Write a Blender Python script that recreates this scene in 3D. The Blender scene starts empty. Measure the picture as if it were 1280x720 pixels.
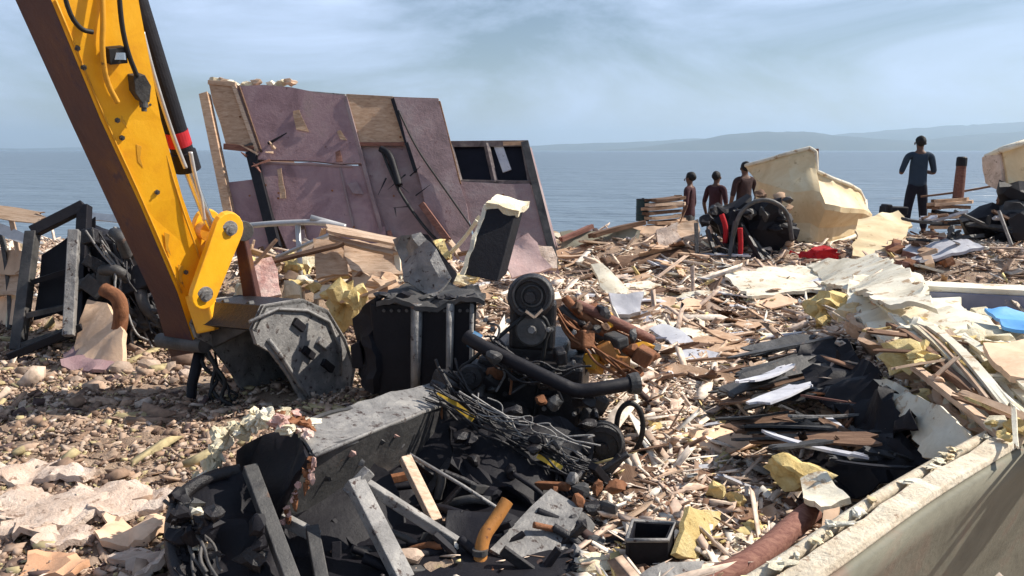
import bpy, bmesh, math, random
import numpy as np
from mathutils import Vector, Matrix, noise, Euler
V = Vector
R = math.radians
rnd = random.Random(7)
scn = bpy.context.scene
COL = scn.collection

# ------------------------------------------------------------------ camera
CAM_H, PITCH, FOC = 1.6, R(9.76), 1000.0
cd = bpy.data.cameras.new('camera'); cam = bpy.data.objects.new('camera', cd); COL.objects.link(cam)
cam.location = (0, 0, CAM_H); cam.rotation_euler = (math.pi/2 - PITCH, 0, 0)
cd.sensor_width = 36; cd.lens = 36*FOC/1280; cd.clip_start = 0.05; cd.clip_end = 60000
scn.camera = cam
# ------------------------------------------------------------------ light
SUN_DIR = V((0.975, 0.21, 0)).normalized()*math.cos(R(43)) + V((0, 0, math.sin(R(43))))
sl = bpy.data.lights.new('sun', 'SUN'); sun = bpy.data.objects.new('sun', sl); COL.objects.link(sun)
sl.energy = 5.0; sl.angle = R(0.5); sl.color = (1.0, 0.93, 0.83)
sun.rotation_euler = SUN_DIR.to_track_quat('Z', 'Y').to_euler(); sun.location = (10, -4, 20)
w = bpy.data.worlds.new('World'); scn.world = w; w.use_nodes = True
nt = w.node_tree; N = nt.nodes; L = nt.links; bg = N['Background']
sky = N.new('ShaderNodeTexSky'); sky.sky_type = 'NISHITA'; sky.sun_disc = False
sky.sun_elevation = R(43); sky.sun_rotation = math.atan2(SUN_DIR.x, SUN_DIR.y)
sky.air_density = 1.0; sky.dust_density = 0.6; sky.ozone_density = 2.0
tc = N.new('ShaderNodeTexCoord'); mp = N.new('ShaderNodeMapping'); mp.inputs['Scale'].default_value = (1.0, 1.0, 3.2)
mp.inputs['Location'].default_value = (0.35, 0.2, 0.1)
nz = N.new('ShaderNodeTexNoise'); nz.inputs['Scale'].default_value = 2.6; nz.inputs['Detail'].default_value = 9; nz.inputs['Roughness'].default_value = 0.62
nz.inputs['Distortion'].default_value = 0.5
rp = N.new('ShaderNodeValToRGB'); rp.color_ramp.elements[0].position = 0.40; rp.color_ramp.elements[1].position = 0.72
mx = N.new('ShaderNodeMix'); mx.data_type = 'RGBA'; mx.inputs['B'].default_value = (8.6, 10.5, 14.2, 1)
ml = N.new('ShaderNodeMath'); ml.operation = 'MULTIPLY'; ml.inputs[1].default_value = 0.95
L.new(tc.outputs['Generated'], mp.inputs['Vector']); L.new(mp.outputs[0], nz.inputs['Vector']); L.new(nz.outputs['Fac'], rp.inputs['Fac'])
L.new(rp.outputs['Color'], ml.inputs[0]); L.new(ml.outputs[0], mx.inputs['Factor']); L.new(sky.outputs[0], mx.inputs['A'])
L.new(mx.outputs['Result'], bg.inputs['Color']); bg.inputs['Strength'].default_value = 0.058
vs = scn.view_settings; vs.view_transform = 'Standard'; vs.look = 'None'; vs.gamma = 1; vs.exposure = 0.6
vs.use_curve_mapping = False
scn.cycles.volume_bounces = 0; scn.cycles.max_bounces = 6; scn.cycles.volume_max_steps = 32

# ------------------------------------------------------------------ geometry helpers
CP, SP = math.cos(PITCH), math.sin(PITCH)
def ray(px, py):
    x, v = (px-640)/FOC, (360-py)/FOC
    return V((x, CP+v*SP, -SP+v*CP))
def P(px, py, Y):
    d = ray(px, py); return V((0, 0, CAM_H))+d*(Y/d.y)
def G(px, py, z=0.0):
    d = ray(px, py); return V((0, 0, CAM_H))+d*((z-CAM_H)/d.z)
def sstep(a, b, x):
    t = min(1, max(0, (x-a)/(b-a))); return t*t*(3-2*t)
def gs(x, y, cx, cy, sx, sy, h): return h*math.exp(-((x-cx)/sx)**2-((y-cy)/sy)**2)
def gh(x, y):
    h = 0.035*noise.noise(V((x*1.3, y*1.3, 0)))+0.02*noise.noise(V((x*4, y*4, 3)))
    h += gs(x, y, -1.9, 8.6, 2.0, .8, .50)+gs(x, y, -0.4, 7.6, .9, .8, .28)
    h += gs(x, y, 1.6, 11.6, 1.5, 1.1, .38)+gs(x, y, 4.4, 11.6, 2.4, 1.6, .22)
    xc = 1.75+(y-3.2)*.27
    h += .34*sstep(-.28, .12, x-xc)*sstep(2.9, 3.7, y)*(1-sstep(6.0, 8.5, y))
    h += gs(x, y, 5.9, 9.6, 1.5, 1.3, .45)+gs(x, y, -5.5, 9.3, 2.0, 1.2, .22)
    h += gs(x, y, .6, 4.9, 1.2, 1.0, .10)
    h -= gs(x, y, 1.55, 4.1, .45, .7, .20)
    h += gs(x, y, 7.2, 14.2, 2.6, 1.6, .10)
    hl = (x-.75)*.62-(y-1.94)*.78  # camera side of the pale hull
    if y < 5: h -= 1.25*sstep(-.58, -.22, hl)*sstep(.5, .95, x)
    h -= 1.9*sstep(13.8, 22, y+.5*noise.noise(V((x*.3, 0, 0))))
    return h
def GT(px, py, dz=0.0):
    d = ray(px, py); o = V((0, 0, CAM_H)); t = 1.5
    while t < 40:
        p = o+d*t
        if p.z <= gh(p.x, p.y)+dz: return p
        t += 0.03
    return p

# ------------------------------------------------------------------ materials
MATS = {}
def mat(name, cols, rough=.8, scale=3.0, bump=.3, bscale=30., metal=0., island=.0, grain=None, spot=None, spotpos=.6, spec=.3, orand=.12, coat=0):
    if name in MATS: return MATS[name]
    m = bpy.data.materials.new(name); m.use_nodes = True; t = m.node_tree; n = t.nodes; l = t.links
    b = n['Principled BSDF']; b.inputs['Roughness'].default_value = rough; b.inputs['Metallic'].default_value = metal
    b.inputs['Specular IOR Level'].default_value = spec; b.inputs['Coat Weight'].default_value = coat
    c = n.new('ShaderNodeTexCoord'); mpn = n.new('ShaderNodeMapping'); l.new(c.outputs['Object'], mpn.inputs[0])
    if grain: mpn.inputs['Scale'].default_value = grain
    a = n.new('ShaderNodeTexNoise'); a.inputs['Scale'].default_value = scale; a.inputs['Detail'].default_value = 10
    a.inputs['Roughness'].default_value = .65; a.inputs['Distortion'].default_value = .6; l.new(mpn.outputs[0], a.inputs['Vector'])
    r = n.new('ShaderNodeValToRGB'); e = r.color_ramp.elements
    k = len(cols)
    while len(e) < k: e.new(.5)
    for i, cc in enumerate(cols):
        e[i].position = .30+.40*i/max(1, k-1); e[i].color = (*cc, 1)
    l.new(a.outputs['Fac'], r.inputs['Fac']); out = r.outputs['Color']
    if spot:
        s = n.new('ShaderNodeTexNoise'); s.inputs['Scale'].default_value = scale*2.7; s.inputs['Detail'].default_value = 12; s.inputs['Roughness'].default_value = .7
        l.new(c.outputs['Object'], s.inputs['Vector'])
        sr = n.new('ShaderNodeMapRange'); sr.inputs['From Min'].default_value = spotpos; sr.inputs['From Max'].default_value = spotpos+.06
        l.new(s.outputs['Fac'], sr.inputs['Value'])
        mm = n.new('ShaderNodeMix'); mm.data_type = 'RGBA'; mm.inputs['B'].default_value = (*spot, 1)
        l.new(sr.outputs[0], mm.inputs['Factor']); l.new(out, mm.inputs['A']); out = mm.outputs['Result']
    hs = n.new('ShaderNodeHueSaturation'); l.new(out, hs.inputs['Color'])
    g = n.new('ShaderNodeNewGeometry'); oi = n.new('ShaderNodeObjectInfo')
    v1 = n.new('ShaderNodeMath'); v1.operation = 'MULTIPLY_ADD'; v1.inputs[1].default_value = 2*island; v1.inputs[2].default_value = 1-island
    l.new(g.outputs['Random Per Island'], v1.inputs[0])
    v2 = n.new('ShaderNodeMath'); v2.operation = 'MULTIPLY_ADD'; v2.inputs[1].default_value = 2*orand; v2.inputs[2].default_value = 1-orand
    l.new(oi.outputs['Random'], v2.inputs[0])
    v3 = n.new('ShaderNodeMath'); v3.operation = 'MULTIPLY'; l.new(v1.outputs[0], v3.inputs[0]); l.new(v2.outputs[0], v3.inputs[1])
    l.new(v3.outputs[0], hs.inputs['Value']); l.new(hs.outputs[0], b.inputs['Base Color'])
    f = n.new('ShaderNodeTexNoise'); f.inputs['Scale'].default_value = bscale; f.inputs['Detail'].default_value = 8; f.inputs['Roughness'].default_value = .7
    l.new(mpn.outputs[0], f.inputs['Vector'])
    bp = n.new('ShaderNodeBump'); bp.inputs['Strength'].default_value = bump; bp.inputs['Distance'].default_value = .02
    l.new(f.outputs['Fac'], bp.inputs['Height']); l.new(bp.outputs[0], b.inputs['Normal'])
    MATS[name] = m; return m
def chipmat(name, cols, rough=.9):
    m = bpy.data.materials.new(name); m.use_nodes = True; t = m.node_tree; n = t.nodes; l = t.links
    b = n['Principled BSDF']; b.inputs['Roughness'].default_value = rough; b.inputs['Specular IOR Level'].default_value = .2
    g = n.new('ShaderNodeNewGeometry'); r = n.new('ShaderNodeValToRGB'); r.color_ramp.interpolation = 'CONSTANT'; e = r.color_ramp.elements
    while len(e) < len(cols): e.new(.5)
    tot = sum(c[1] for c in cols); p = 0
    for i, (c, wt) in enumerate(cols): e[i].position = p/tot; e[i].color = (*c, 1); p += wt
    l.new(g.outputs['Random Per Island'], r.inputs['Fac'])
    c = n.new('ShaderNodeTexCoord'); a = n.new('ShaderNodeTexNoise'); a.inputs['Scale'].default_value = 25; a.inputs['Detail'].default_value = 6
    l.new(c.outputs['Object'], a.inputs['Vector'])
    mr = n.new('ShaderNodeMapRange'); mr.inputs['From Min'].default_value = .3; mr.inputs['From Max'].default_value = .7; mr.inputs['To Min'].default_value = .6; mr.inputs['To Max'].default_value = 1.25
    l.new(a.outputs['Fac'], mr.inputs['Value'])
    hs = n.new('ShaderNodeHueSaturation'); l.new(r.outputs['Color'], hs.inputs['Color']); l.new(mr.outputs[0], hs.inputs['Value'])
    l.new(hs.outputs[0], b.inputs['Base Color'])
    bp = n.new('ShaderNodeBump'); bp.inputs['Strength'].default_value = .15; bp.inputs['Distance'].default_value = .004
    l.new(a.outputs['Fac'], bp.inputs['Height']); l.new(bp.outputs[0], b.inputs['Normal'])
    return m
GR = (1.2, 14, 14)
yel = mat('yellow_paint', [(.78, .33, .012), (.88, .42, .012), (.92, .47, .02)], .38, 5, .10, 40, spot=(.26, .12, .03), spotpos=.70, spec=.5, orand=0)
yel_dirty = mat('dirty_yellow_paint', [(.50, .24, .03), (.75, .36, .02)], .5, 4, .15, 25, spot=(.12, .06, .03), spotpos=.6, orand=0)
blk = mat('black_paint', [(.005, .0045, .008), (.012, .011, .014)], .6, 5, .25, 30, spot=(.06, .045, .04), spotpos=.70, spec=.25)
blk2 = mat('black_oily_metal', [(.005, .005, .008), (.018, .015, .016), (.01, .01, .012)], .42, 12, .5, 40, spot=(.10, .065, .04), spotpos=.68, spec=.45, island=.3)
gsteel = mat('worn_grey_steel', [(.13, .125, .12), (.24, .23, .22), (.38, .36, .33)], .55, 8, .5, 40, metal=.2, spot=(.05, .03, .025), spotpos=.57)
dsteel = mat('dark_grey_steel', [(.028, .027, .03), (.07, .068, .066), (.12, .11, .105)], .55, 5, .35, 30, metal=.2, spot=(.16, .09, .06), spotpos=.63)
chrome = mat('bright_rod_metal', [(.5, .5, .5), (.65, .65, .65)], .2, 5, .02, 30, metal=.9, orand=0)
pipe_m = mat('galvanised_pipe', [(.42, .41, .40), (.6, .58, .56)], .4, 8, .1, 30, metal=.4)
rust = mat('rusty_metal', [(.10, .04, .02), (.22, .09, .04), (.32, .15, .08)], .85, 8, .5, 40)
orange = mat('orange_paint_worn', [(.30, .12, .03), (.46, .20, .05)], .55, 10, .2, 30, spot=(.12, .05, .03), spotpos=.6)
rubber = mat('black_rubber', [(.012, .012, .012), (.025, .024, .024)], .6, 10, .1, 30)
red = mat('red_plastic', [(.32, .012, .015), (.5, .02, .03)], .6, 10, .1, 30)
purple = mat('faded_maroon_paint', [(.19, .115, .12), (.27, .17, .18), (.33, .22, .225), (.30, .22, .20)], .8, 2.2, .5, 22, spot=(.17, .09, .085), spotpos=.62, orand=.12)
purple2 = mat('faded_grey_maroon_paint', [(.17, .12, .12), (.27, .19, .19), (.32, .26, .25)], .8, 2.4, .5, 22, spot=(.16, .08, .08), spotpos=.62, orand=.12)
ply = mat('weathered_plywood', [(.30, .17, .10), (.46, .30, .19), (.56, .40, .28)], .85, 3, .3, 18, grain=(3, 3, 12))
wood = mat('pale_splintered_wood', [(.34, .21, .13), (.56, .40, .28), (.68, .52, .39)], .85, 3.5, .4, 20, grain=GR, orand=.3)
woodd = mat('dark_weathered_wood', [(.07, .035, .022), (.16, .09, .055), (.26, .16, .10)], .85, 3.5, .4, 20, grain=GR, orand=.3)
woodr = mat('red_brown_wood', [(.12, .045, .035), (.22, .10, .075), (.32, .17, .12)], .8, 3.5, .4, 20, grain=GR, orand=.25)
char = mat('charcoal_sheet', [(.018, .018, .02), (.05, .05, .052), (.10, .10, .105)], .7, 5, .5, 30, orand=.35)
greysh = mat('pale_grey_board', [(.34, .34, .37), (.50, .50, .54), (.62, .62, .62)], .7, 5, .2, 25, spot=(.15, .13, .12), spotpos=.62, orand=.15)
cream = mat('cream_gelcoat', [(.60, .44, .24), (.72, .56, .33), (.80, .68, .45)], .55, 2.0, .15, 14, spot=(.42, .28, .14), spotpos=.60, orand=.06)
fibm = mat('torn_rail_fibreglass', [(.56, .45, .32), (.72, .62, .47), (.78, .72, .58)], .9, 9, .8, 40, spot=(.36, .25, .17), spotpos=.59, orand=.05)
creamw = mat('pale_cream_fibreglass', [(.58, .51, .38), (.74, .68, .54), (.82, .78, .66)], .7, 3.0, .4, 18, spot=(.44, .31, .19), spotpos=.56, orand=.1)
foam = mat('yellow_foam', [(.50, .33, .11), (.70, .54, .24), (.78, .66, .38)], .95, 6, 1.0, 28, spot=(.30, .19, .07), spotpos=.60, orand=.2)
foamp = mat('pale_foam', [(.55, .45, .28), (.72, .64, .46), (.80, .76, .62)], .95, 6, .9, 28, orand=.2)
pink = mat('torn_pink_insulation', [(.42, .20, .17), (.66, .42, .36), (.78, .62, .52)], .95, 8, 1, 25)
concr = mat('weathered_hull_side', [(.17, .16, .12), (.24, .23, .175), (.28, .20, .15)], .85, 2.2, .25, 20, spot=(.22, .15, .11), spotpos=.64)
stone = mat('beach_stone', [(.24, .17, .12), (.38, .28, .21), (.50, .39, .31)], .9, 6, .6, 20, orand=.3)
slabm = mat('broken_pale_slab', [(.40, .29, .22), (.58, .45, .36), (.72, .60, .50)], .9, 7, .9, 30, spot=(.26, .17, .12), spotpos=.57, orand=.12)
cardb = mat('tan_board', [(.42, .27, .17), (.58, .40, .27), (.66, .48, .33)], .9, 4, .25, 18, orand=.3)
glassd = mat('dark_glass', [(.004, .004, .008), (.010, .009, .016)], .35, 5, .05, 10, spec=.12)
bluem = mat('blue_tarpaulin', [(.08, .28, .62), (.14, .40, .75)], .6, 8, .2, 20)
cloth_r = mat('red_cloth', [(.28, .006, .012), (.48, .015, .02)], .85, 8, .4, 20)

# ------------------------------------------------------------------ mesh builder
SOFT = {}
class MB:
    def __init__(s): s.v = []; s.f = []; s.sm = []; s.soft = 0
    def add(s, vs, fs, smooth=False):
        k = len(s.v); s.v += [V(p) for p in vs]; s.f += [tuple(i+k for i in f) for f in fs]; s.sm += [smooth]*len(fs); return s
    def hexa(s, p): # 4 lower, 4 upper
        return s.add(p, [(3, 2, 1, 0), (4, 5, 6, 7), (0, 1, 5, 4), (1, 2, 6, 5), (2, 3, 7, 6), (3, 0, 4, 7)])
    def box(s, c, sz, rot=None):
        c = V(c); m = rot or Matrix.Identity(3); a, b, d = [x/2 for x in sz]
        pts = [(-a, -b, -d), (a, -b, -d), (a, b, -d), (-a, b, -d), (-a, -b, d), (a, -b, d), (a, b, d), (-a, b, d)]
        return s.hexa([c+m@V(q) for q in pts])
    def bar(s, p, q, w, h, up=(0, 0, 1), w2=None, h2=None):
        p, q = V(p), V(q); a = (q-p).normalized(); up = V(up)
        if abs(a.dot(up)) > .97: up = V((0, 1, 0)) if abs(a.y) < .9 else V((1, 0, 0))
        x = a.cross(up).normalized(); u = x.cross(a)
        w2 = w if w2 is None else w2; h2 = h if h2 is None else h2
        r0 = [p-x*w/2-u*h/2, p+x*w/2-u*h/2, p+x*w/2+u*h/2, p-x*w/2+u*h/2]
        r1 = [q-x*w2/2-u*h2/2, q+x*w2/2-u*h2/2, q+x*w2/2+u*h2/2, q-x*w2/2+u*h2/2]
        return s.hexa(r0+r1)
    def tube(s, pts, r, seg=8, cap=True):
        pts = [V(p) for p in pts]; n = len(pts); rs = r if isinstance(r, (list, tuple)) else [r]*n
        t0 = (pts[1]-pts[0]).normalized(); u = t0.orthogonal().normalized(); vs = []
        for i, p in enumerate(pts):
            t = (pts[min(i+1, n-1)]-pts[max(i-1, 0)]).normalized(); u = (u-t*u.dot(t))
            u = u.normalized() if u.length > 1e-6 else t.orthogonal().normalized()
            b = t.cross(u)
            for k in range(seg):
                an = 2*math.pi*k/seg; vs.append(p+(u*math.cos(an)+b*math.sin(an))*rs[i])
        fs = [(i*seg+k, i*seg+(k+1) % seg, (i+1)*seg+(k+1) % seg, (i+1)*seg+k) for i in range(n-1) for k in range(seg)]
        s.add(vs, fs, True)
        if cap:
            k = len(s.v)-n*seg; s.f += [tuple(k+i for i in reversed(range(seg))), tuple(k+(n-1)*seg+i for i in range(seg))]; s.sm += [False, False]
        return s
    def lathe(s, p, a, prof, seg=20):
        a = V(a).normalized(); p = V(p); u = a.orthogonal().normalized(); b = a.cross(u); vs = []
        for (t, r) in prof:
            for k in range(seg):
                an = 2*math.pi*k/seg; vs.append(p+a*t+(u*math.cos(an)+b*math.sin(an))*r)
        n = len(prof)
        s.add(vs, [(i*seg+k, i*seg+(k+1) % seg, (i+1)*seg+(k+1) % seg, (i+1)*seg+k) for i in range(n-1) for k in range(seg)])
        k = len(s.v)-n*seg; s.f += [tuple(k+i for i in reversed(range(seg))), tuple(k+(n-1)*seg+i for i in range(seg))]; s.sm += [False, False]
        return s
    def torus(s, c, a, Rr, r, seg=24, s2=8, arc=1.0):
        a = V(a).normalized(); u = a.orthogonal().normalized(); b = a.cross(u)
        pts = [V(c)+(u*math.cos(2*math.pi*arc*i/seg)+b*math.sin(2*math.pi*arc*i/seg))*Rr for i in range(seg+1)]
        return s.tube(pts, r, s2)
    def chunk(s, c, sz, seed=0, sub=2, rough=.35, cuts=4):
        r = random.Random(seed); bm = bmesh.new(); bmesh.ops.create_icosphere(bm, subdivisions=sub, radius=1)
        pl = [(V((r.gauss(0, 1), r.gauss(0, 1), r.gauss(0, 1))).normalized(), r.uniform(.45, .8)) for _ in range(cuts)]
        rot = Euler((r.uniform(0, 6), r.uniform(0, 6), r.uniform(0, 6))).to_matrix(); o = V((seed*3.1, 0, 0))
        for v in bm.verts:
            for nn, dd in pl:
                k = v.co.dot(nn)
                if k > dd: v.co -= nn*(k-dd)
            v.co *= 1+rough*noise.noise(v.co*1.6+o)+rough*.5*noise.noise(v.co*5+o)
            v.co = rot@v.co
            v.co = V((v.co.x*sz[0], v.co.y*sz[1], v.co.z*sz[2]))+V(c)
        bm.verts.ensure_lookup_table(); bm.faces.ensure_lookup_table()
        s.add([v.co.copy() for v in bm.verts], [tuple(v.index for v in f.verts) for f in bm.faces]); bm.free(); s.soft = 18 if cuts >= 6 else 32; return s
    def mesh(s, name, off=V((0, 0, 0))):
        me = bpy.data.meshes.new(name); me.from_pydata([p-off for p in s.v], [], s.f)
        me.polygons.foreach_set('use_smooth', [True]*len(s.sm) if s.soft else s.sm); me.update()
        if s.soft: SOFT[me.name] = s.soft
        return me

def cprops(o, label=None, cat=None, group=None, kind=None):
    if label and not kind: o['kind'] = 'thing'
    for k, x in (('label', label), ('category', cat), ('group', group), ('kind', kind)):
        if x: o[k] = x
    return o
def rootloc(o):
    l = V((0, 0, 0))
    while o: l = l+o.location; o = o.parent
    return l
def thing(name, label, cat, loc, group=None):
    o = bpy.data.objects.new(name, None); COL.objects.link(o); o.location = V(loc); o.empty_display_size = .1
    return cprops(o, label, cat, group)
def finish(o, m, bevel=0):
    o.data.materials.append(m)
    if getattr(o.data, 'name', '') and SOFT.get(o.data.name): o.data.set_sharp_from_angle(angle=R(SOFT[o.data.name]))
    if bevel:
        b = o.modifiers.new('bevel', 'BEVEL'); b.width = bevel; b.segments = 2; b.limit_method = 'ANGLE'; b.angle_limit = R(40)
    return o
def part(name, mb, m, parent, bevel=0, label=None):
    o = bpy.data.objects.new(name, mb.mesh(name, rootloc(parent))); COL.objects.link(o); o.parent = parent
    if label: o['label'] = label
    return finish(o, m, bevel)
def solo(name, mb, m, label, cat, group=None, bevel=0):
    xs = [p.x for p in mb.v]; ys = [p.y for p in mb.v]; zs = [p.z for p in mb.v]
    c = V(((min(xs)+max(xs))/2, (min(ys)+max(ys))/2, min(zs)))
    o = bpy.data.objects.new(name, mb.mesh(name, c)); COL.objects.link(o); o.location = c
    cprops(o, label, cat, group); return finish(o, m, bevel)

def sheetmesh(pts, thick=.02, amp=.02, freq=3., jag=.02, seed=0, cuts=3, seglen=.12):
    """torn / warped sheet filling a 3-D outline, with real thickness"""
    r = random.Random(seed); pts = [V(p) for p in pts]; out = []
    c = sum(pts, V())/len(pts)
    nrm = V()
    for i in range(len(pts)): nrm += (pts[i]-c).cross(pts[(i+1) % len(pts)]-c)
    nrm.normalize()
    for i, p in enumerate(pts):
        q = pts[(i+1) % len(pts)]; n = max(1, int((q-p).length/seglen)); e = (q-p).normalized(); side = nrm.cross(e)
        for k in range(n):
            a = p.lerp(q, k/n)
            if k: a = a+side*r.uniform(-jag, jag)+e*r.uniform(-jag, jag)*.5
            out.append(a)
    bm = bmesh.new(); vs = [bm.verts.new(p) for p in out]; f = bm.faces.new(vs); f.normal_update()
    bmesh.ops.triangulate(bm, faces=[f], quad_method='BEAUTY', ngon_method='BEAUTY')
    if cuts: bmesh.ops.subdivide_edges(bm, edges=[e for e in bm.edges if e.calc_length() > seglen*.6], cuts=cuts, use_grid_fill=True)
    bmesh.ops.triangulate(bm, faces=bm.faces[:])
    o = V((seed*1.7, seed*.3, 0))
    for v in bm.verts: v.co += nrm*(amp*noise.noise(v.co*freq+o)+amp*.4*noise.noise(v.co*freq*3.3+o)+amp*.15*noise.noise(v.co*freq*9+o))
    bmesh.ops.recalc_face_normals(bm, faces=bm.faces[:])
    # thickness by hand: a second skin below
    top = list(bm.faces); bv = {v: bm.verts.new(v.co-nrm*thick) for v in list(bm.verts)}
    edges = [e for e in bm.edges if e.is_boundary]
    for f in top: bm.faces.new([bv[v] for v in reversed(f.verts)])
    for e in edges:
        a, b = e.verts; bm.faces.new((a, b, bv[b], bv[a]))
    bmesh.ops.recalc_face_normals(bm, faces=bm.faces[:])
    bm.verts.index_update(); mb = MB(); mb.add([v.co.copy() for v in bm.verts], [tuple(v.index for v in f.verts) for f in bm.faces]); bm.free(); mb.soft = 38
    return mb
def sheet(name, pts, m, label, cat, thick=.02, amp=.02, freq=3., jag=.02, seed=0, group=None, parent=None, cuts=2, seglen=.12):
    mb = sheetmesh(pts, thick, amp, freq, jag, seed, cuts, seglen)
    if parent: return part(name, mb, m, parent, label=label)
    return solo(name, mb, m, label, cat, group)

def plankmesh(Ln, w, h, seed=0, broken=True):
    """board along X, with splintered ends and a slight warp"""
    r = random.Random(seed); n = 6; m = 5; vs = []
    ends = [[r.uniform(0, .9*w+.02) if broken else 0 for _ in range(m+1)] for _ in range(2)]
    bow = r.uniform(-.03, .03)*Ln; tw = r.uniform(-.2, .2)
    for z in (-1, 1):
        for i in range(n+1):
            for j in range(m+1):
                t = i/n; x = -Ln/2+Ln*t
                if i == 0: x += ends[0][j]
                if i == n: x -= ends[1][j]
                y = (j/m-.5)*w*(1+.08*math.sin(t*9+seed)); zz = z*h/2+bow*math.sin(t*math.pi)+y*tw*t
                vs.append((x, y, zz))
    st = (n+1)*(m+1); f = []
    for i in range(n):
        for j in range(m):
            a = i*(m+1)+j; f.append((a, a+1, a+m+2, a+m+1)); f.append((st+a, st+a+m+1, st+a+m+2, st+a+1))
    for i in range(n):
        a = i*(m+1); b = a+m+1; f.append((a, b, st+b, st+a)); a += m; b += m; f.append((b, a, st+a, st+b))
    for j in range(m):
        a = j; f.append((a+1, a, st+a, st+a+1)); a = n*(m+1)+j; f.append((a, a+1, st+a+1, st+a))
    return MB().add(vs, f)
def plank(name, p, q, w, h, m, label, cat='board', group=None, roll=0, seed=None, broken=True, parent=None):
    p, q = V(p), V(q); seed = rnd.randrange(9999) if seed is None else seed
    me = plankmesh((q-p).length, w, h, seed, broken).mesh(name)
    a = (q-p).normalized(); up = V((0, 0, 1)) if abs(a.z) < .97 else V((0, 1, 0)); y = up.cross(a).normalized(); z = a.cross(y)
    M = Matrix((a, y, z)).transposed()@Matrix.Rotation(roll, 3, 'X')
    o = bpy.data.objects.new(name, me); COL.objects.link(o)
    o.rotation_euler = M.to_euler(); o.location = (p+q)/2-(rootloc(parent) if parent else V())
    if parent:
        o.parent = parent
        if label: o['label'] = label
    else: cprops(o, label, cat, group)
    o.data.materials.append(m); return o
def wires(n, a, b, spread, r, m, parent, name='wire', sag=.1, seed=1, k=7):
    rr = random.Random(seed)
    for i in range(n):
        p = V(a)+V([rr.uniform(-1, 1)*s for s in spread]); q = V(b)+V([rr.uniform(-1, 1)*s for s in spread])
        pts = []
        for j in range(k):
            t = j/(k-1); c = p.lerp(q, t); c.z -= sag*math.sin(math.pi*t)*rr.uniform(.3, 1)
            if 0 < j < k-1: c += V([rr.gauss(0, .35)*s for s in spread])
            pts.append(c)
        part(name, MB().tube(smooth(pts), r*rr.uniform(.7, 1.3), 6), m, parent)
def smooth(pts, it=2):
    pts = [V(p) for p in pts]
    for _ in range(it):
        o = [pts[0]]
        for i in range(len(pts)-1): o += [pts[i].lerp(pts[i+1], .25), pts[i].lerp(pts[i+1], .75)]
        o.append(pts[-1]); pts = o
    return pts
# ================================================================== SETTING
def axis(lo, f0, f1, hi, st):
    a = list(np.arange(f0, f1, st)); s = st; x = f0
    pre = []
    while x > lo: s *= 1.25; x -= s; pre.append(x)
    s = st; x = a[-1]; post = []
    while x < hi: s *= 1.25; x += s; post.append(x)
    return pre[::-1]+a+post
def grid(xs, ys, fn):
    vs = [(x, y, fn(x, y)) for y in ys for x in xs]; n = len(xs)
    fs = [(j*n+i, j*n+i+1, (j+1)*n+i+1, (j+1)*n+i) for j in range(len(ys)-1) for i in range(n-1)]
    return MB().add(vs, fs, True)
def structure(name, mb, m):
    o = bpy.data.objects.new(name, mb.mesh(name)); COL.objects.link(o); o['kind'] = 'structure'; o.data.materials.append(m); return o
sandm = mat('beach_ground', [(.16, .10, .07), (.34, .24, .17), (.50, .38, .28)], .95, 3.2, 1.0, 60, spot=(.46, .37, .20), spotpos=.60, orand=0)
structure('ground', grid(axis(-90, -8.5, 9, 90, .08), axis(-60, 1.2, 17, 60, .08), gh), sandm)
# sea
sm = bpy.data.materials.new('sea_water'); sm.use_nodes = True; t = sm.node_tree; n = t.nodes; l = t.links; b = n['Principled BSDF']
b.inputs['Base Color'].default_value = (.13, .17, .21, 1); b.inputs['Roughness'].default_value = .28; b.inputs['IOR'].default_value = 1.33
c = n.new('ShaderNodeTexCoord'); mpn = n.new('ShaderNodeMapping'); mpn.inputs['Scale'].default_value = (.35, 1.0, 1)
l.new(c.outputs['Object'], mpn.inputs[0])
def nzn(s, d):
    q = n.new('ShaderNodeTexNoise'); q.inputs['Scale'].default_value = s; q.inputs['Detail'].default_value = d; q.inputs['Distortion'].default_value = .8; l.new(mpn.outputs[0], q.inputs['Vector']); return q
q1, q2 = nzn(1.1, 6), nzn(.16, 6); ad = n.new('ShaderNodeMath'); ad.operation = 'MULTIPLY_ADD'; ad.inputs[1].default_value = 2.5
l.new(q2.outputs['Fac'], ad.inputs[0]); l.new(q1.outputs['Fac'], ad.inputs[2])
bp = n.new('ShaderNodeBump'); bp.inputs['Strength'].default_value = 1.0; bp.inputs['Distance'].default_value = .5
l.new(ad.outputs[0], bp.inputs['Height']); l.new(bp.outputs[0], b.inputs['Normal'])
SEA = -.45
structure('sea', grid([-20000, -3000, -400, -60, 0, 60, 400, 3000, 20000], [11, 16, 40, 200, 1500, 8000, 20000], lambda x, y: SEA), sm)
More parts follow.
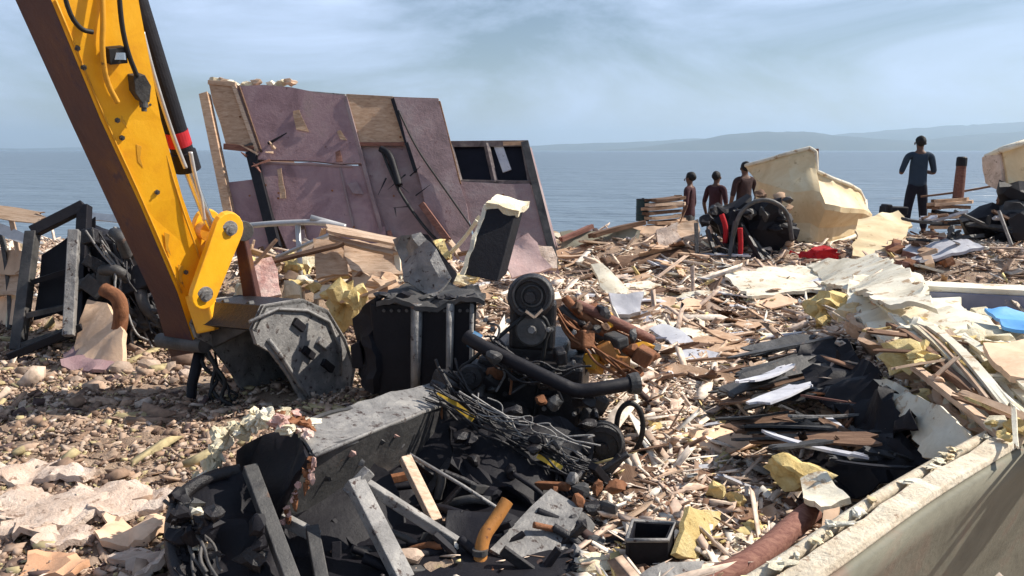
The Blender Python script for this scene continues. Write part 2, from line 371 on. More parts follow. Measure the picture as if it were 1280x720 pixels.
# hills across the water
hillm = mat('far_hill', [(.03, .04, .035), (.05, .06, .05), (.08, .08, .06)], 1, .004, .2, .05, orand=0)
def interp(x, tab):
    for (a, b_), (c_, d_) in zip(tab, tab[1:]):
        if a <= x <= c_: return b_+(d_-b_)*(x-a)/(c_-a)
    return 0
def hill(name, D, tab, depth):
    xs = np.arange(tab[0][0]-1, tab[-1][0]+1, 7.0); vs = []; fs = []; rows = 13
    for j in range(rows):
        tt = j/(rows-1); y = D+(tt-.5)*depth; prof = math.sin(math.pi*tt)**.7 if 0 < tt < 1 else 0
        for px in xs:
            h = max(0, 188-interp(px, tab) if interp(px, tab) else 0)*D/FOC
            x = (px-640)/FOC*D
            hh = h*prof*(1+.10*noise.noise(V((x*.004, y*.004, 1)))+.05*noise.noise(V((x*.015, y*.015, 2)))) + SEA - (2 if prof == 0 else 0)
            vs.append((x, y, hh))
    k = len(xs)
    for j in range(rows-1):
        for i in range(k-1): fs.append((j*k+i, j*k+i+1, (j+1)*k+i+1, (j+1)*k+i))
    return structure(name, MB().add(vs, fs, True), hillm)
hill('far_hills', 7600, [(560, 188), (640, 184), (700, 180), (780, 178), (850, 174), (930, 171), (1010, 170), (1090, 165), (1160, 160), (1220, 155), (1300, 152), (1400, 150), (1600, 158), (1800, 188)], 1500)
hill('near_hills', 5600, [(740, 188), (800, 184), (860, 176), (905, 169), (945, 165), (985, 164), (1020, 168), (1070, 173), (1140, 176), (1210, 168), (1290, 162), (1400, 158), (1600, 170), (1750, 188)], 1100)
hill('low_headland', 9000, [(-300, 187), (-100, 184), (40, 185.5), (110, 184), (190, 186.5), (300, 188)], 900)
# haze
hz = MB().box((0, 6500, 150), (26000, 15000, 320)); ho = bpy.data.objects.new('haze', hz.mesh('haze')); COL.objects.link(ho); ho['kind'] = 'stuff'
hm = bpy.data.materials.new('haze'); hm.use_nodes = True; t = hm.node_tree; t.nodes.remove(t.nodes['Principled BSDF'])
pv = t.nodes.new('ShaderNodeVolumePrincipled'); pv.inputs['Color'].default_value = (.60, .80, 1, 1); pv.inputs['Density'].default_value = .00016; pv.inputs['Anisotropy'].default_value = .2
t.links.new(pv.outputs[0], t.nodes['Material Output'].inputs['Volume']); ho.data.materials.append(hm)

# ================================================================== RUBBLE STUFF
def scatter(name, n, region, cols, szr, seed, label, cat, flat=.35, long=2.5, clump=.5):
    r = np.random.RandomState(seed); vs = []; k = 0
    base = np.array([(-1, -1, -1), (1, -1, -1), (1, 1, -1), (-1, 1, -1), (-1, -1, 1), (1, -1, 1), (1, 1, 1), (-1, 1, 1)], float)
    Vs = []
    while k < n:
        iy = r.uniform(1/15.2, 1/2.3); y = 1/iy; x = r.uniform(-.80, .80)*y
        nn = noise.noise(V((x*1.1, y*2.2, 7)))+.5*noise.noise(V((x*3, y*6, 2)))
        if nn < -.08 and r.uniform() < clump: continue
        if not region(x, y, r): continue
        if 2.4 < y < 4.15 and -.36*y < x < .10*y and r.uniform() < .995: continue
        s = r.uniform(*szr)*(.42+.085*y)*math.exp(r.normal(-.25, .6)); el = 1+r.exponential(long); fl = r.uniform(.12, flat*2)
        b_ = base*np.array([s*el, s, s*fl])*.5; b_ = b_*(1+r.uniform(-.35, .35, b_.shape))
        e = Euler((r.normal(0, .35), r.normal(0, .35), r.uniform(0, 6.3))).to_matrix(); b_ = b_@np.array(e).T
        Vs.append(b_+np.array([x, y, gh(x, y)+s*.15+abs(r.normal(0, .012))])); k += 1
    A = np.concatenate(Vs); F = np.array([(3, 2, 1, 0), (4, 5, 6, 7), (0, 1, 5, 4), (1, 2, 6, 5), (2, 3, 7, 6), (3, 0, 4, 7)])
    FF = (F[None]+8*np.arange(n)[:, None, None]).reshape(-1, 4)
    me = bpy.data.meshes.new(name); me.vertices.add(len(A)); me.vertices.foreach_set('co', A.ravel().astype(np.float32))
    me.loops.add(FF.size); me.loops.foreach_set('vertex_index', FF.ravel().astype(np.int32))
    me.polygons.add(len(FF)); me.polygons.foreach_set('loop_start', (np.arange(len(FF))*4).astype(np.int32)); me.update(calc_edges=True)
    o = bpy.data.objects.new(name, me); COL.objects.link(o); cprops(o, label, cat, None, 'stuff'); me.materials.append(cols); return o
m_peb = chipmat('pebble_colours', [((.42, .30, .22), 5), ((.30, .20, .14), 5), ((.52, .40, .31), 3), ((.18, .12, .09), 3), ((.44, .36, .20), 2), ((.11, .075, .07), 1), ((.58, .48, .40), .6)])
m_chip = chipmat('splinter_colours', [((.70, .55, .43), 6), ((.54, .40, .31), 5), ((.78, .66, .54), 6), ((.36, .24, .17), 2.5), ((.18, .10, .065), 1.6), ((.70, .56, .26), .8), ((.78, .72, .62), 2), ((.07, .045, .04), 1)])
right = lambda x, y: x > -.15*y+.02
scatter('gravel', 60000, lambda x, y, r: (not right(x, y)) and y < 8.5, m_peb, (.008, .020), 3, 'tan pebbles and grit covering the beach around the excavator bucket', 'gravel', .5, .8, .85)
scatter('wood_chips', 95000, lambda x, y, r: right(x, y) or y > 8, m_chip, (.009, .022), 4, 'pale wood splinters and chips covering the ground right of the engine', 'wood chips', .22, 3.2, .5)

# ================================================================== EXCAVATOR
ex = thing('excavator', 'yellow excavator arm reaching down to a grey digging bucket at the left', 'excavator', (-1.95, 5.2, 0))
# arm stations: (L edge px, M edge px, R edge px, depth of M)
st = [((-62, -170), (-38, -170), (130, -170), 3.72), ((20, 0), (64, 0), (173, 0), 4.0), ((88, 150), (126, 150), (201, 150), 4.29), ((140, 262), (176, 258), (228, 246), 4.53), ((192, 372), (222, 366), (258, 330), 4.80), ((214, 446), (246, 440), (270, 404), 5.0)]
rings = []
for l_, m_, r_, y in st:
    M_ = P(*m_, y); R_ = P(*r_, y+.75*(r_[0]-m_[0])*y/1000); L_ = P(*l_, y+1.25*(m_[0]-l_[0])*y/1000)
    rings.append([M_, R_, R_+L_-M_, L_])
mb = MB()
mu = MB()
for i in range(len(rings)-1):
    mb.add(rings[i]+rings[i+1], [(0, 1, 5, 4), (1, 2, 6, 5), (2, 3, 7, 6)])
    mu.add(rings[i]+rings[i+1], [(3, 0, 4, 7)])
mb.add(rings[0], [(3, 2, 1, 0)]); mb.add(rings[-1], [(0, 1, 2, 3)])
armo = part('arm', mb, yel, ex)
us = part('shaded_underside_plate', mu, mat('grime_and_shade_brown', [(.045, .016, .02), (.08, .03, .022), (.16, .065, .015)], .6, 1.6, .3, 20, spot=(.05, .02, .03), spotpos=.56), armo)  # shade under the yellow arm put into this brown, along with grime
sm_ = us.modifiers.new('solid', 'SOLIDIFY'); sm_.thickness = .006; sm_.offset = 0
def arm_pt(px, py, lift=0.0):
    # a point on the yellow side face
    for i in range(len(st)-1):
        if st[i][1][1] <= py <= st[i+1][1][1] or i == len(st)-2:
            a, b_ = rings[i], rings[i+1]; nrm = (b_[0]-a[0]).cross(a[1]-a[0]).normalized()
            d = ray(px, py); o = V((0, 0, CAM_H)); tt = (a[0]-o).dot(nrm)/d.dot(nrm)
            if nrm.dot(o-a[0]) < 0: nrm = -nrm
            return o+d*tt+nrm*lift
def armface(pp, m, th, name, lift=.006):
    pts = [arm_pt(x, y, lift) for x, y in pp]; nrm = (arm_pt(130, 60, .1)-arm_pt(130, 60, 0)).normalized(); n_ = len(pts)
    mb = MB().add(pts+[p+nrm*th for p in pts], [tuple(range(n_, 2*n_)), tuple(reversed(range(n_)))]+[(i, (i+1) % n_, n_+(i+1) % n_, n_+i) for i in range(n_)])
    return part(name, mb, m, ex, .003)
# weld seam strips and scuffs on the side plate
for k, off in enumerate((5, -6)):
    pts = []
    for i in range(1, 5):
        m_, r_ = (st[i][1], st[i][2]); bse = m_ if k == 0 else r_
        pts.append(arm_pt(bse[0]+off, bse[1], .004))
    part('weld_seam', MB().tube(smooth(pts, 1), .006, 6), yel_dirty, armo)
# boom above (outside the frame except its corner)
part('boom', MB().bar(P(-160, -330, 4.4), P(-4, -4, 4.9), .34, .42, w2=.2, h2=.26), yel, ex, .02)
part('boom_link', MB().bar(P(-90, -190, 3.3), P(-160, -330, 4.4), .2, .3), yel, ex, .02)
# hydraulic cylinder behind the arm
cyl0, cyl1, rod1 = P(150, -60, 4.45), P(235, 212, 4.9), P(266, 290, 5.05)
ax = (cyl1-cyl0).normalized()
cy = part('hydraulic_cylinder', MB().lathe(cyl0, ax, [(0, .062), (0.02, .066), ((cyl1-cyl0).length-.12, .066), ((cyl1-cyl0).length-.115, .078), ((cyl1-cyl0).length, .078)], 24), blk, ex)
part('red_band', MB().lathe(cyl0+ax*((cyl1-cyl0).length*.80), ax, [(0, .069), (.09, .069)], 24), red, cy)
part('piston_rod', MB().lathe(cyl1, (rod1-cyl1), [(0, .03), ((rod1-cyl1).length, .03)], 16), chrome, cy)
part('rod_eye', MB().lathe(rod1-V((.05, -.04, 0)), (-.5, .8, 0), [(-.09, .02), (-.09, .06), (.09, .06), (.09, .02)], 20), yel_dirty, cy)
part('feed_pipe', MB().tube(smooth([P(178, 40, 4.42), P(192, 95, 4.5), P(216, 170, 4.68), P(232, 210, 4.75)]), .014, 8), pipe_m, cy)
part('feed_pipe', MB().tube(smooth([P(238, 190, 4.78), P(244, 222, 4.82), P(252, 250, 4.88), P(255, 275, 4.92)]), .013, 8), pipe_m, cy)
# tipping links
def link(pa, pb, w, off, name='tipping_link'):
    a, b_ = pa, pb; ax2 = (b_-a).normalized(); nrm = (arm_pt(130, 60, .1)-arm_pt(130, 60, 0)).normalized(); s_ = ax2.cross(nrm).normalized()
    pts = []
    for (c_, ww, a0) in ((a, w, math.pi/2), (b_, w*.85, -math.pi/2)):
        for i in range(9):
            an = a0+math.pi*i/8; pts.append(c_+(s_*math.sin(an-math.pi/2+math.pi/2)*0)+ax2*math.cos(an)*ww+s_*math.sin(an)*ww)
    n_ = len(pts); mb = MB().add([p+nrm*off for p in pts]+[p+nrm*(off+.045) for p in pts], [tuple(reversed(range(n_))), tuple(range(n_, 2*n_))]+[(i, (i+1) % n_, n_+(i+1) % n_, n_+i) for i in range(n_)])
    o = part(name, mb, yel, ex, .006)
    for c_ in (a, b_):
        pn = part('pin', MB().lathe(c_+nrm*(off+.046), nrm, [(-.01, .055), (.0, .055), (.004, .036), (.018, .036), (.020, .02), (.026, .02)], 20), gsteel, o)
    return o
la, lb = P(282, 284, 4.95), P(251, 366, 4.82)
link(la, lb, .105, 0); link(la+V((-.24, .30, 0)), lb+V((-.24, .30, 0)), .10, 0)
lc = P(300, 288, 5.1)
part('link_knuckle', MB().lathe(lc+V((.04, -.05, 0)), (-.55, .8, 0), [(0, .03), (0, .065), (.30, .065), (.30, .03)], 20), dsteel, ex, .004)
part('bucket_link', MB().bar(P(300, 290, 5.22), P(318, 385, 5.25), .07, .07, w2=.10, h2=.10), MATS['grime_and_shade_brown'], ex, .01)
part('arm_nose', MB().bar(P(249, 366, 4.9), P(261, 414, 4.88), .15, .12, w2=.12, h2=.1), yel, ex, .012)
# hoses, clamp and coupling on the side plate
hoses = [[(66, -40), (80, 15), (95, 35), (110, 38)], [(118, -40), (122, 20), (120, 60), (126, 100), (140, 125)], [(138, -40), (142, 20), (150, 60), (163, 92)]]
for i, h_ in enumerate(hoses):
    part('hose', MB().tube(smooth([arm_pt(x, y, .05+.01*i) for x, y in h_]), [.012, .014, .013][i], 8), [rubber, yel_dirty, rubber][i], ex)
cl = armface([(128, 58), (150, 56), (152, 76), (130, 78)], rubber, .06, 'hose_clamp')
part('clamp_plate', MB().box(arm_pt(141, 67, .075), (.05, .02, .035)), chrome, cl)
nrm_a = (arm_pt(130, 60, .1)-arm_pt(130, 60, 0)).normalized()
for (x, y) in [(146, 150), (152, 172), (196, 240), (232, 340), (238, 372), (186, 130), (96, 60), (104, 84)]: part('grease_bolt', MB().lathe(arm_pt(x, y, 0), nrm_a, [(0, .015), (.010, .015), (.010, .007), (.018, .007)], 6), dsteel, ex)
for (x, y) in [(170, 180), (205, 290), (150, 130), (222, 330)]: armface([(x, y), (x+7, y+3), (x+5, y+17), (x+9, y+30), (x+2, y+22)], yel_dirty, .0015, 'grime_streak', .001)
cu = armface([(158, 92), (172, 90), (180, 104), (178, 124), (168, 124), (160, 112)], dsteel, .07, 'valve_block')
part('valve_fitting', MB().lathe(arm_pt(173, 120, .05), (0, 0, -1), [(0, .022), (.05, .022), (.05, .014), (.07, .014)], 12), dsteel, cu)
# bucket: profile in the plane of the side plate, extruded away from the camera
nrm = V((.85, -.52, .05)).normalized()
back = -nrm*.58
PB = P(390, 440, 4.98)
def onside(px, py, o=PB):
    d = ray(px, py); c = V((0, 0, CAM_H)); return c+d*((o-c).dot(nrm)/d.dot(nrm))
prof = [(316, 412), (330, 382), (378, 374), (410, 388), (432, 424), (444, 462), (438, 494), (418, 512), (390, 521)]
pr = [onside(*p) for p in prof]; c0 = sum(pr, V())/len(pr)
inn = [p+(c0-p).normalized()*.03 for p in pr]
bk = thing('x', None, None, (0, 0, 0)); bpy.data.objects.remove(bk)
mb = MB(); n_ = len(pr); vs_ = pr+inn+[p+back for p in pr]+[p+back for p in inn]; fs_ = []
for i in range(n_-1):
    fs_ += [(i, i+1, 2*n_+i+1, 2*n_+i), (n_+i+1, n_+i, 3*n_+i, 3*n_+i+1), (i+1, i, n_+i, n_+i+1), (2*n_+i, 2*n_+i+1, 3*n_+i+1, 3*n_+i)]
fs_ += [(0, n_, 3*n_, 2*n_), (n_-1, 3*n_-1, 4*n_-1, 2*n_-1)]
mb.add(vs_, fs_)
shell = part('bucket', mb, blk2, ex, .004)
for k in (0, 1):   # side plates
    o_ = back*k*.955
    outl = [onside(*p)+o_ for p in prof]+[onside(362, 470)+o_, onside(340, 440)+o_, onside(322, 430)+o_]
    n2 = len(outl); t_ = -nrm*.028
    mb = MB().add(outl+[p+t_ for p in outl], [tuple(range(n2)), tuple(reversed(range(n2, 2*n2)))]+[(i, (i+1) % n2, n2+(i+1) % n2, n2+i) for i in range(n2)])
    sp = part('bucket_side_plate', mb, gsteel, ex, .004)
    if k == 0:
        fr = nrm*.012
        part('stiffener', MB().tube([onside(*p)+fr for p in [(310, 402), (345, 386), (382, 388), (410, 402), (424, 436), (424, 470)]], .011, 6), gsteel, sp)
        part('stiffener', MB().tube([onside(*p)+fr for p in [(334, 424), (352, 448), (372, 480), (392, 508)]], .014, 6), gsteel, sp)
        for (x, y) in [(372, 405), (402, 428), (408, 456), (384, 440)]:
            part('wear_pad', MB().bar(onside(x-6, y-4)+fr, onside(x+6, y+6)+fr, .05, .03, up=nrm), [gsteel, blk][x % 4 == 0], sp, .004)
for k in range(5):  # teeth on the lip
    a_ = onside(388, 516)+back*(k+.4)/4.8
    d_ = (onside(372, 542)-onside(390, 512)).normalized()
    part('bucket_tooth', MB().bar(a_-d_*.03, a_+d_*.12, .07, .05, up=nrm.cross(d_), w2=.035, h2=.012), gsteel, shell, .004)
# bucket ears and pin hardware
for k in (.2, .6):
    part('bucket_ear', MB().bar(P(270, 432, 5.02)+back*k, onside(336, 392)+back*k, .04, .10, up=(0, 0, 1), h2=.16), dsteel, ex, .006)
part('bucket_pin', MB().lathe(P(256, 432, 4.95), back, [(0, .05), (.45, .05)], 18), dsteel, ex)
wires(5, P(250, 440, 5.0), P(285, 520, 4.9), (.08, .06, .03), .011, rubber, ex, 'hanging_hose', .08, 5)
part('lower_hook', MB().tube(smooth([P(250, 440, 5.05), P(240, 480, 5.0), P(236, 515, 4.95), P(232, 530, 4.92)]), [.04]*3+[.045]*7+[.035]*3, 8) if False else MB().tube([P(250, 440, 5.05), P(240, 480, 5.0), P(238, 512, 4.95), P(231, 530, 4.92)], [.04, .035, .03, .045], 8), blk, ex)

# ================================================================== BROKEN CABIN OF A WOODEN BOAT
cb = thing('boat_wreck', 'broken maroon plywood cabin wall of a wrecked boat leaning at the water', 'boat wreck', P(480, 345, 10.4))
YW = lambda py: 10.1+(340-py)*.0042
def W(px, py, o=0.): return P(px, py, YW(py)+(640-px)*.0006+o)
def wp(name, pp, m, o=0., th=.05, amp=.015, seed=1, jag=.022, parent=cb, label=None):
    return part(name, sheetmesh([W(x, y, o) for x, y in pp], th, amp, 1.6, jag, seed, 1, .3), m, parent, label=label)
wp('panel', [(297, 110), (330, 108), (432, 121), (458, 206), (322, 201)], purple, 0, .05, .02, 1)
wp('panel', [(322, 204), (459, 209), (486, 300), (492, 345), (372, 350)], purple, .03, .05, .02, 2)
wp('panel', [(440, 182), (508, 181), (560, 300), (570, 345), (490, 345), (478, 300)], purple2, .06, .05, .02, 3)
wp('panel', [(493, 124), (548, 126), (574, 228), (606, 345), (560, 345)], purple2, -.04, .06, .012, 4)
wp('panel', [(575, 229), (663, 232), (690, 312), (700, 345), (606, 345)], purple2, .02, .06, .02, 5)
wp('panel', [(282, 230), (325, 225), (360, 345), (300, 345)], purple, .05, .05, .02, 6)
wp('plywood_panel', [(262, 103), (293, 106), (318, 184), (284, 181)], ply, .02, .05, .02, 7)
wp('plywood_panel', [(434, 121), (492, 123), (507, 179), (446, 180)], ply, .01, .05, .02, 8)
bw = lambda n_, a, b_, w_, m, o=-.05, d=.05: part(n_, MB().bar(W(*a, o), W(*b_, o), w_, d, up=(0, -1, 0)), m, cb, .004)
bw('corner_post', (256, 118), (294, 300), .12, ply, -.02, .12)
bw('batten', (293, 108), (322, 190), .055, wood); bw('batten', (299, 108), (327, 190), .025, woodd, -.06)
bw('post', (314, 190), (345, 310), .13, blk, -.06, .1); bw('cross_rail', (280, 183), (318, 187), .08, woodr)
bw('batten', (432, 122), (478, 292), .05, purple2, -.04); bw('cross_rail', (447, 180), (506, 180), .05, woodr, -.04)
bw('batten', (491, 124), (520, 215), .05, blk, -.09); bw('batten', (549, 127), (575, 230), .035, woodd, -.07)
bw('seam_strip', (330, 203), (440, 208), .03, purple2, -.04, .02); bw('seam_strip', (425, 209), (448, 312), .03, purple2, -.03, .02)
bw('top_rail', (262, 103), (296, 106), .06, wood, 0, .12); bw('top_rail', (300, 109), (432, 120), .05, gsteel, 0, .08)
bw('top_rail', (434, 120), (492, 123), .05, wood, 0, .1); bw('top_rail', (492, 123), (548, 125), .04, woodd, -.02, .08)
bw('broken_strut', (527, 255), (560, 300), .08, woodr, -.15, .08)
bw('edge_post', (656, 178), (694, 330), .10, dsteel, -.02, .1)
part('loose_cable', MB().tube(smooth([W(498, 138, -.14), W(520, 185, -.14), W(548, 225, -.13), W(590, 285, -.15)]), .012, 6), rubber, cb)
part('loose_cable', MB().tube(smooth([W(478, 190, -.1), W(490, 220, -.14), W(505, 250, -.12), W(535, 290, -.14), W(548, 302, -.12)]), .02, 6), rubber, cb)
part('loose_cable', MB().tube(smooth([W(476, 186, -.1), W(487, 192, -.14), W(494, 215, -.12), W(499, 232, -.14)]), .05, 6), blk, cb)
rr = random.Random(5)
for k in range(9):
    x, y = 500+rr.uniform(-18, 22), 232+rr.uniform(-20, 30)
    part('splinter', MB().bar(W(x, y, -.1), W(x+rr.uniform(-22, 22), y+rr.uniform(-18, 24), -.2), .02, .015, w2=.004, h2=.004), blk, cb)
for k in range(8):
    x, y = 325+rr.uniform(-16, 22), 190+rr.uniform(-12, 14)
    part('splinter', MB().bar(W(x, y, -.08), W(x+rr.uniform(-24, 24), y+rr.uniform(-14, 14), -.2), .05, .03, w2=.01, h2=.01), [woodr, wood, blk][k % 3], cb)
# window band
wf = part('window_frame', MB().bar(W(562, 180), W(660, 179), .05, .08).bar(W(574, 229), W(663, 230), .06, .09).bar(W(562, 180), W(575, 229), .05, .08).bar(W(608, 180), W(619, 229), .05, .08).bar(W(655, 179), W(664, 230), .06, .08), mat('dark_window_trim', [(.06, .05, .05), (.16, .13, .13), (.30, .27, .24)], .8, 6, .3), cb, .004)
for (a, b_, c_, d_) in (((565, 182), (608, 182), (618, 227), (576, 227)), ((613, 182), (655, 182), (661, 227), (622, 227))):
    part('window_pane', MB().hexa([W(*p, .06) for p in (d_, c_, b_, a)]+[W(*p, .05) for p in (d_, c_, b_, a)]), glassd, wf)
bw('torn_curtain', (622, 180), (634, 214), .12, greysh, .03, .02)
# cabin depth behind the wall
def side(a, b_, dy, name, m, th=.05):
    p0, p1 = W(*a, .08), W(*b_, .08); q0, q1 = p0+V((.15, dy, .0)), p1+V((.15, dy, 0))
    part(name, MB().hexa([p0, p1, p1+V((th, 0, 0)), p0+V((th, 0, 0)), q0, q1, q1+V((th, 0, 0)), q0+V((th, 0, 0))]), m, cb)
side((296, 112), (362, 345), 1.1, 'inner_frame', woodd); side((572, 186), (604, 345), 1.1, 'inner_frame', woodd); side((648, 184), (690, 345), 1.1, 'side_wall', purple2)
part('back_wall', sheetmesh([W(566, 184, 1.3), W(655, 184, 1.3), W(690, 345, 1.3), W(610, 345, 1.3)], .05, .02, 2, .01, 9, 1, .4), char, cb)
part('cabin_roof', sheetmesh([W(560, 178, -.02), W(660, 176, -.05), W(655, 178, 1.4), W(570, 178, 1.4)], .05, .02, 2, .03, 10, 1, .3), ply, cb)
for i, (x, y) in enumerate([(268, 100), (281, 101), (292, 104), (309, 105), (322, 103), (341, 105), (352, 104), (362, 104)]):
    part('torn_edge', MB().chunk(W(x, y, .02), (.09, .06, .05), 40+i, 2, .5), [foamp, wood, creamw][i % 3], cb)

# damage on the cabin wall: peeled strips, splits and rotten patches standing on the panels
for i in range(26):
    x, y = rr.uniform(310, 660), rr.uniform(130, 320)
    if x > 545 and y < 235: continue
    if x > 440 and y < 185: continue
    w_, h_ = rr.uniform(6, 16), rr.uniform(10, 40); sk = rr.uniform(0, 10)
    part('peeled_strip', sheetmesh([W(x, y, -.055), W(x+w_*rr.uniform(.3, 1), y-2, -.07), W(x+w_+sk, y+h_, -.06), W(x+sk, y+h_*rr.uniform(.7, 1), -.065)], .008, .02, 8, .012, 900+i, 1, .1), [ply, purple2, woodd, purple, woodr][i % 5], cb)
for i in range(18):
    x, y = rr.uniform(300, 640), rr.uniform(125, 320)
    if x > 545 and y < 235: continue
    part('nail_head', MB().lathe(W(x, y, -.05), (0, -1, 0), [(0, .014), (.012, .014)], 8), rust, cb)
# ================================================================== ENGINE
EY = 4.15
en = thing('engine', 'greasy black marine diesel engine with pulleys and rusty manifold lying mid heap', 'engine', G(670, 590, 0))
E = lambda px, py, y=EY: P(px, py, y)
FWD = V((-.12, -1, .12)).normalized()   # the engine's front faces the camera
def eb(name, c, w, h, d, m, y=EY, rot=(0, 0, 0), bev=.008, parent=en):
    return part(name, MB().box(E(*c, y), (w, d, h), Euler([R(a) for a in rot]).to_matrix()), m, parent, bev)
blk_o = eb('engine_block', (668, 500), .58, .62, .62, blk2, EY+.35, (0, 4, -10), .02)
eb('cylinder_head', (676, 432), .34, .12, .62, blk2, EY+.42, (0, 4, -10), .02)
eb('sump', (640, 575), .36, .16, .5, blk2, EY+.3, (0, 4, -10), .03)
tcv = part('timing_cover', MB().lathe(E(665, 370, EY+.14), FWD, [(0, .125), (.09, .125), (.12, .11), (.12, .085), (.10, .08), (.10, .03), (.13, .03)], 28), blk2, en)
part('cover_rim', MB().torus(E(665, 370, EY+.02), FWD, .10, .007), dsteel, tcv)
part('cover_rim', MB().torus(E(665, 370, EY+.03), FWD, .055, .006), dsteel, tcv)
eb('timing_case', (666, 405), .25, .28, .10, blk2, EY+.16, (0, 2, -8), .02)
eb('water_pump', (600, 470), .16, .14, .16, blk2, EY+.1, (10, 20, 10), .03)
eb('starter_motor', (742, 500), .12, .12, .22, blk2, EY+.2, (0, 30, 10), .03)
pu = part('pulley', MB().lathe(E(665, 412, EY+.06), FWD, [(0, .07), (.02, .085), (.03, .06), (.045, .085), (.055, .075), (.055, .03), (.09, .03)], 28), dsteel, en)
part('pulley_nut', MB().lathe(E(665, 412, EY-.03), FWD, [(0, .02), (.03, .02)], 6), gsteel, pu)
pu = part('pulley', MB().lathe(E(641, 522, EY+.05), FWD, [(0, .09), (.02, .105), (.03, .07), (.045, .105), (.06, .10), (.06, .04), (.09, .04)], 28), blk2, en)
part('pulley_nut', MB().lathe(E(641, 522, EY-.04), FWD, [(0, .025), (.03, .025)], 6), dsteel, pu)
pu = part('pulley', MB().lathe(E(590, 470, EY), FWD, [(0, .06), (.02, .07), (.03, .05), (.045, .07), (.06, .06), (.06, .03), (.09, .03)], 24), blk2, en)
part('bracket', MB().bar(E(657, 388, EY-.02), E(668, 396, EY-.02), .045, .012).bar(E(678, 386, EY-.02), E(668, 396, EY-.02), .04, .012), chrome, en)
bl = []
for (x, y, r_) in ((665, 412, 21), (641, 522, 26), (590, 470, 17)):
    for i in range(7):
        an = {665: -1.9, 641: .1, 590: 1.9}[x]+i*.42; bl.append(E(x+r_*math.cos(an), y+r_*math.sin(an), EY+.02))
part('fan_belt', MB().tube(bl+[bl[0]], .011, 6), rubber, en)
ft = part('air_filter', MB().lathe(E(752, 554, EY-.25), FWD, [(0, .12), (.10, .12), (.115, .108), (.115, .085), (.10, .08), (.10, .035), (.125, .03)], 30), blk2, en)
part('filter_rim', MB().torus(E(752, 554, EY-.36), FWD, .10, .006), dsteel, ft)
sh = part('exhaust_pipe', MB().tube(smooth([E(583, 420, 4.05), E(600, 432, 4.0), E(650, 456, 3.92), E(700, 480, 3.85), E(722, 490, 3.84), E(750, 486, 3.84), E(790, 479, 3.9)], 3), .036, 14), blk, en)
part('pipe_flange', MB().lathe(E(786, 480, 3.9), (1, .2, .05), [(0, .05), (.03, .056), (.05, .056), (.05, .044), (.03, .03)], 20), dsteel, sh)
part('pipe_collar', MB().lathe(E(588, 423, 4.05), (1, -.1, -.5), [(0, .045), (.05, .045)], 18), mat('blue_metal', [(.02, .08, .16), (.04, .13, .25)], .5, 8), sh)
for i, (a, b_, c_, m_) in enumerate([((706, 372), (728, 398), (800, 432), rust), ((700, 385), (735, 418), (812, 452), dsteel), ((712, 395), (745, 415), (790, 425), rust), ((720, 380), (760, 398), (815, 425), woodr), ((704, 400), (720, 430), (742, 452), dsteel)]):
    part('manifold_pipe', MB().tube(smooth([E(*a, 4.5), E(*b_, 4.45), E(*c_, 4.6)], 3), .026+.004*(i % 2), 10), m_, en)
for (x, y, w_, h_, m_) in [(757, 440, .09, .11, orange), (775, 455, .11, .07, orange), (742, 455, .09, .09, yel_dirty), (790, 470, .10, .06, rust), (805, 445, .10, .09, rust), (728, 425, .08, .1, rust), (770, 425, .08, .06, dsteel), (718, 465, .12, .12, blk2)]:
    eb('casting', (x, y), w_, h_, .14, m_, 4.35, (rnd.uniform(-30, 30), rnd.uniform(-40, 40), rnd.uniform(-30, 30)), .012)
for (x, y) in [(612, 440), (700, 445), (690, 500), (620, 545), (700, 545), (735, 520), (655, 460), (672, 560), (690, 475)]:
    o_ = eb('engine_fitting', (x, y), rnd.uniform(.05, .10), rnd.uniform(.05, .10), .1, [blk2, dsteel, blk2][(x+y) % 3], EY+.0, (rnd.uniform(-20, 20), rnd.uniform(-30, 30), 10), .012)
for i in range(26):
    x, y = rnd.uniform(600, 735), rnd.uniform(400, 590)
    part('bolt', MB().lathe(E(x, y, EY+rnd.uniform(0, .08)), FWD, [(0, .014), (.02, .014), (.02, .008), (.035, .008)], 6), [dsteel, gsteel][i % 2], en)
part('hose_loop', MB().tube(smooth([E(772, 560, 3.95), E(770, 520, 3.92), E(783, 502, 3.9), (E(798, 507, 3.9)), E(805, 530, 3.9), E(800, 555, 3.92), E(785, 575, 3.95), E(770, 585, 4.0)], 3), .014, 8), rubber, en)
wires(16, E(556, 478, 3.9), E(725, 610, 3.75), (.10, .07, .05), .008, blk2, en, 'wire', .1, 11)
wires(10, E(560, 500, 3.85), E(700, 590, 3.65), (.10, .07, .04), .007, dsteel, en, 'wire', .06, 12)
wires(9, E(700, 560, 3.7), E(752, 700, 3.15), (.09, .06, .03), .009, blk2, en, 'wire', .04, 13)
wires(6, E(720, 600, 3.6), E(745, 690, 3.15), (.07, .06, .03), .007, gsteel, en, 'wire', .03, 14)
wires(8, E(600, 430, 4.1), E(720, 470, 4.05), (.08, .05, .06), .007, blk2, en, 'wire', .12, 15)
wires(7, E(700, 390, 4.4), E(800, 470, 4.2), (.06, .05, .06), .008, rust, en, 'wire', .06, 16)
wires(8, E(560, 460, 4.1), E(620, 560, 4.0), (.07, .05, .05), .008, blk2, en, 'wire', .02, 18)
wires(14, P(556, 492, 3.72), P(742, 600, 3.50), (.10, .05, .05), .0045, blk2, en, 'wire', .03, 41, 9)
wires(7, P(590, 505, 3.66), P(730, 560, 3.55), (.10, .05, .07), .004, gsteel, en, 'wire', .05, 42, 9)
part('strap', MB().bar(E(548, 489, 3.75), E(592, 524, 3.72), .03, .006, up=(0, -1, .5)), mat('yellow_strap', [(.60, .38, .04), (.75, .5, .08)], .7, 9), en)
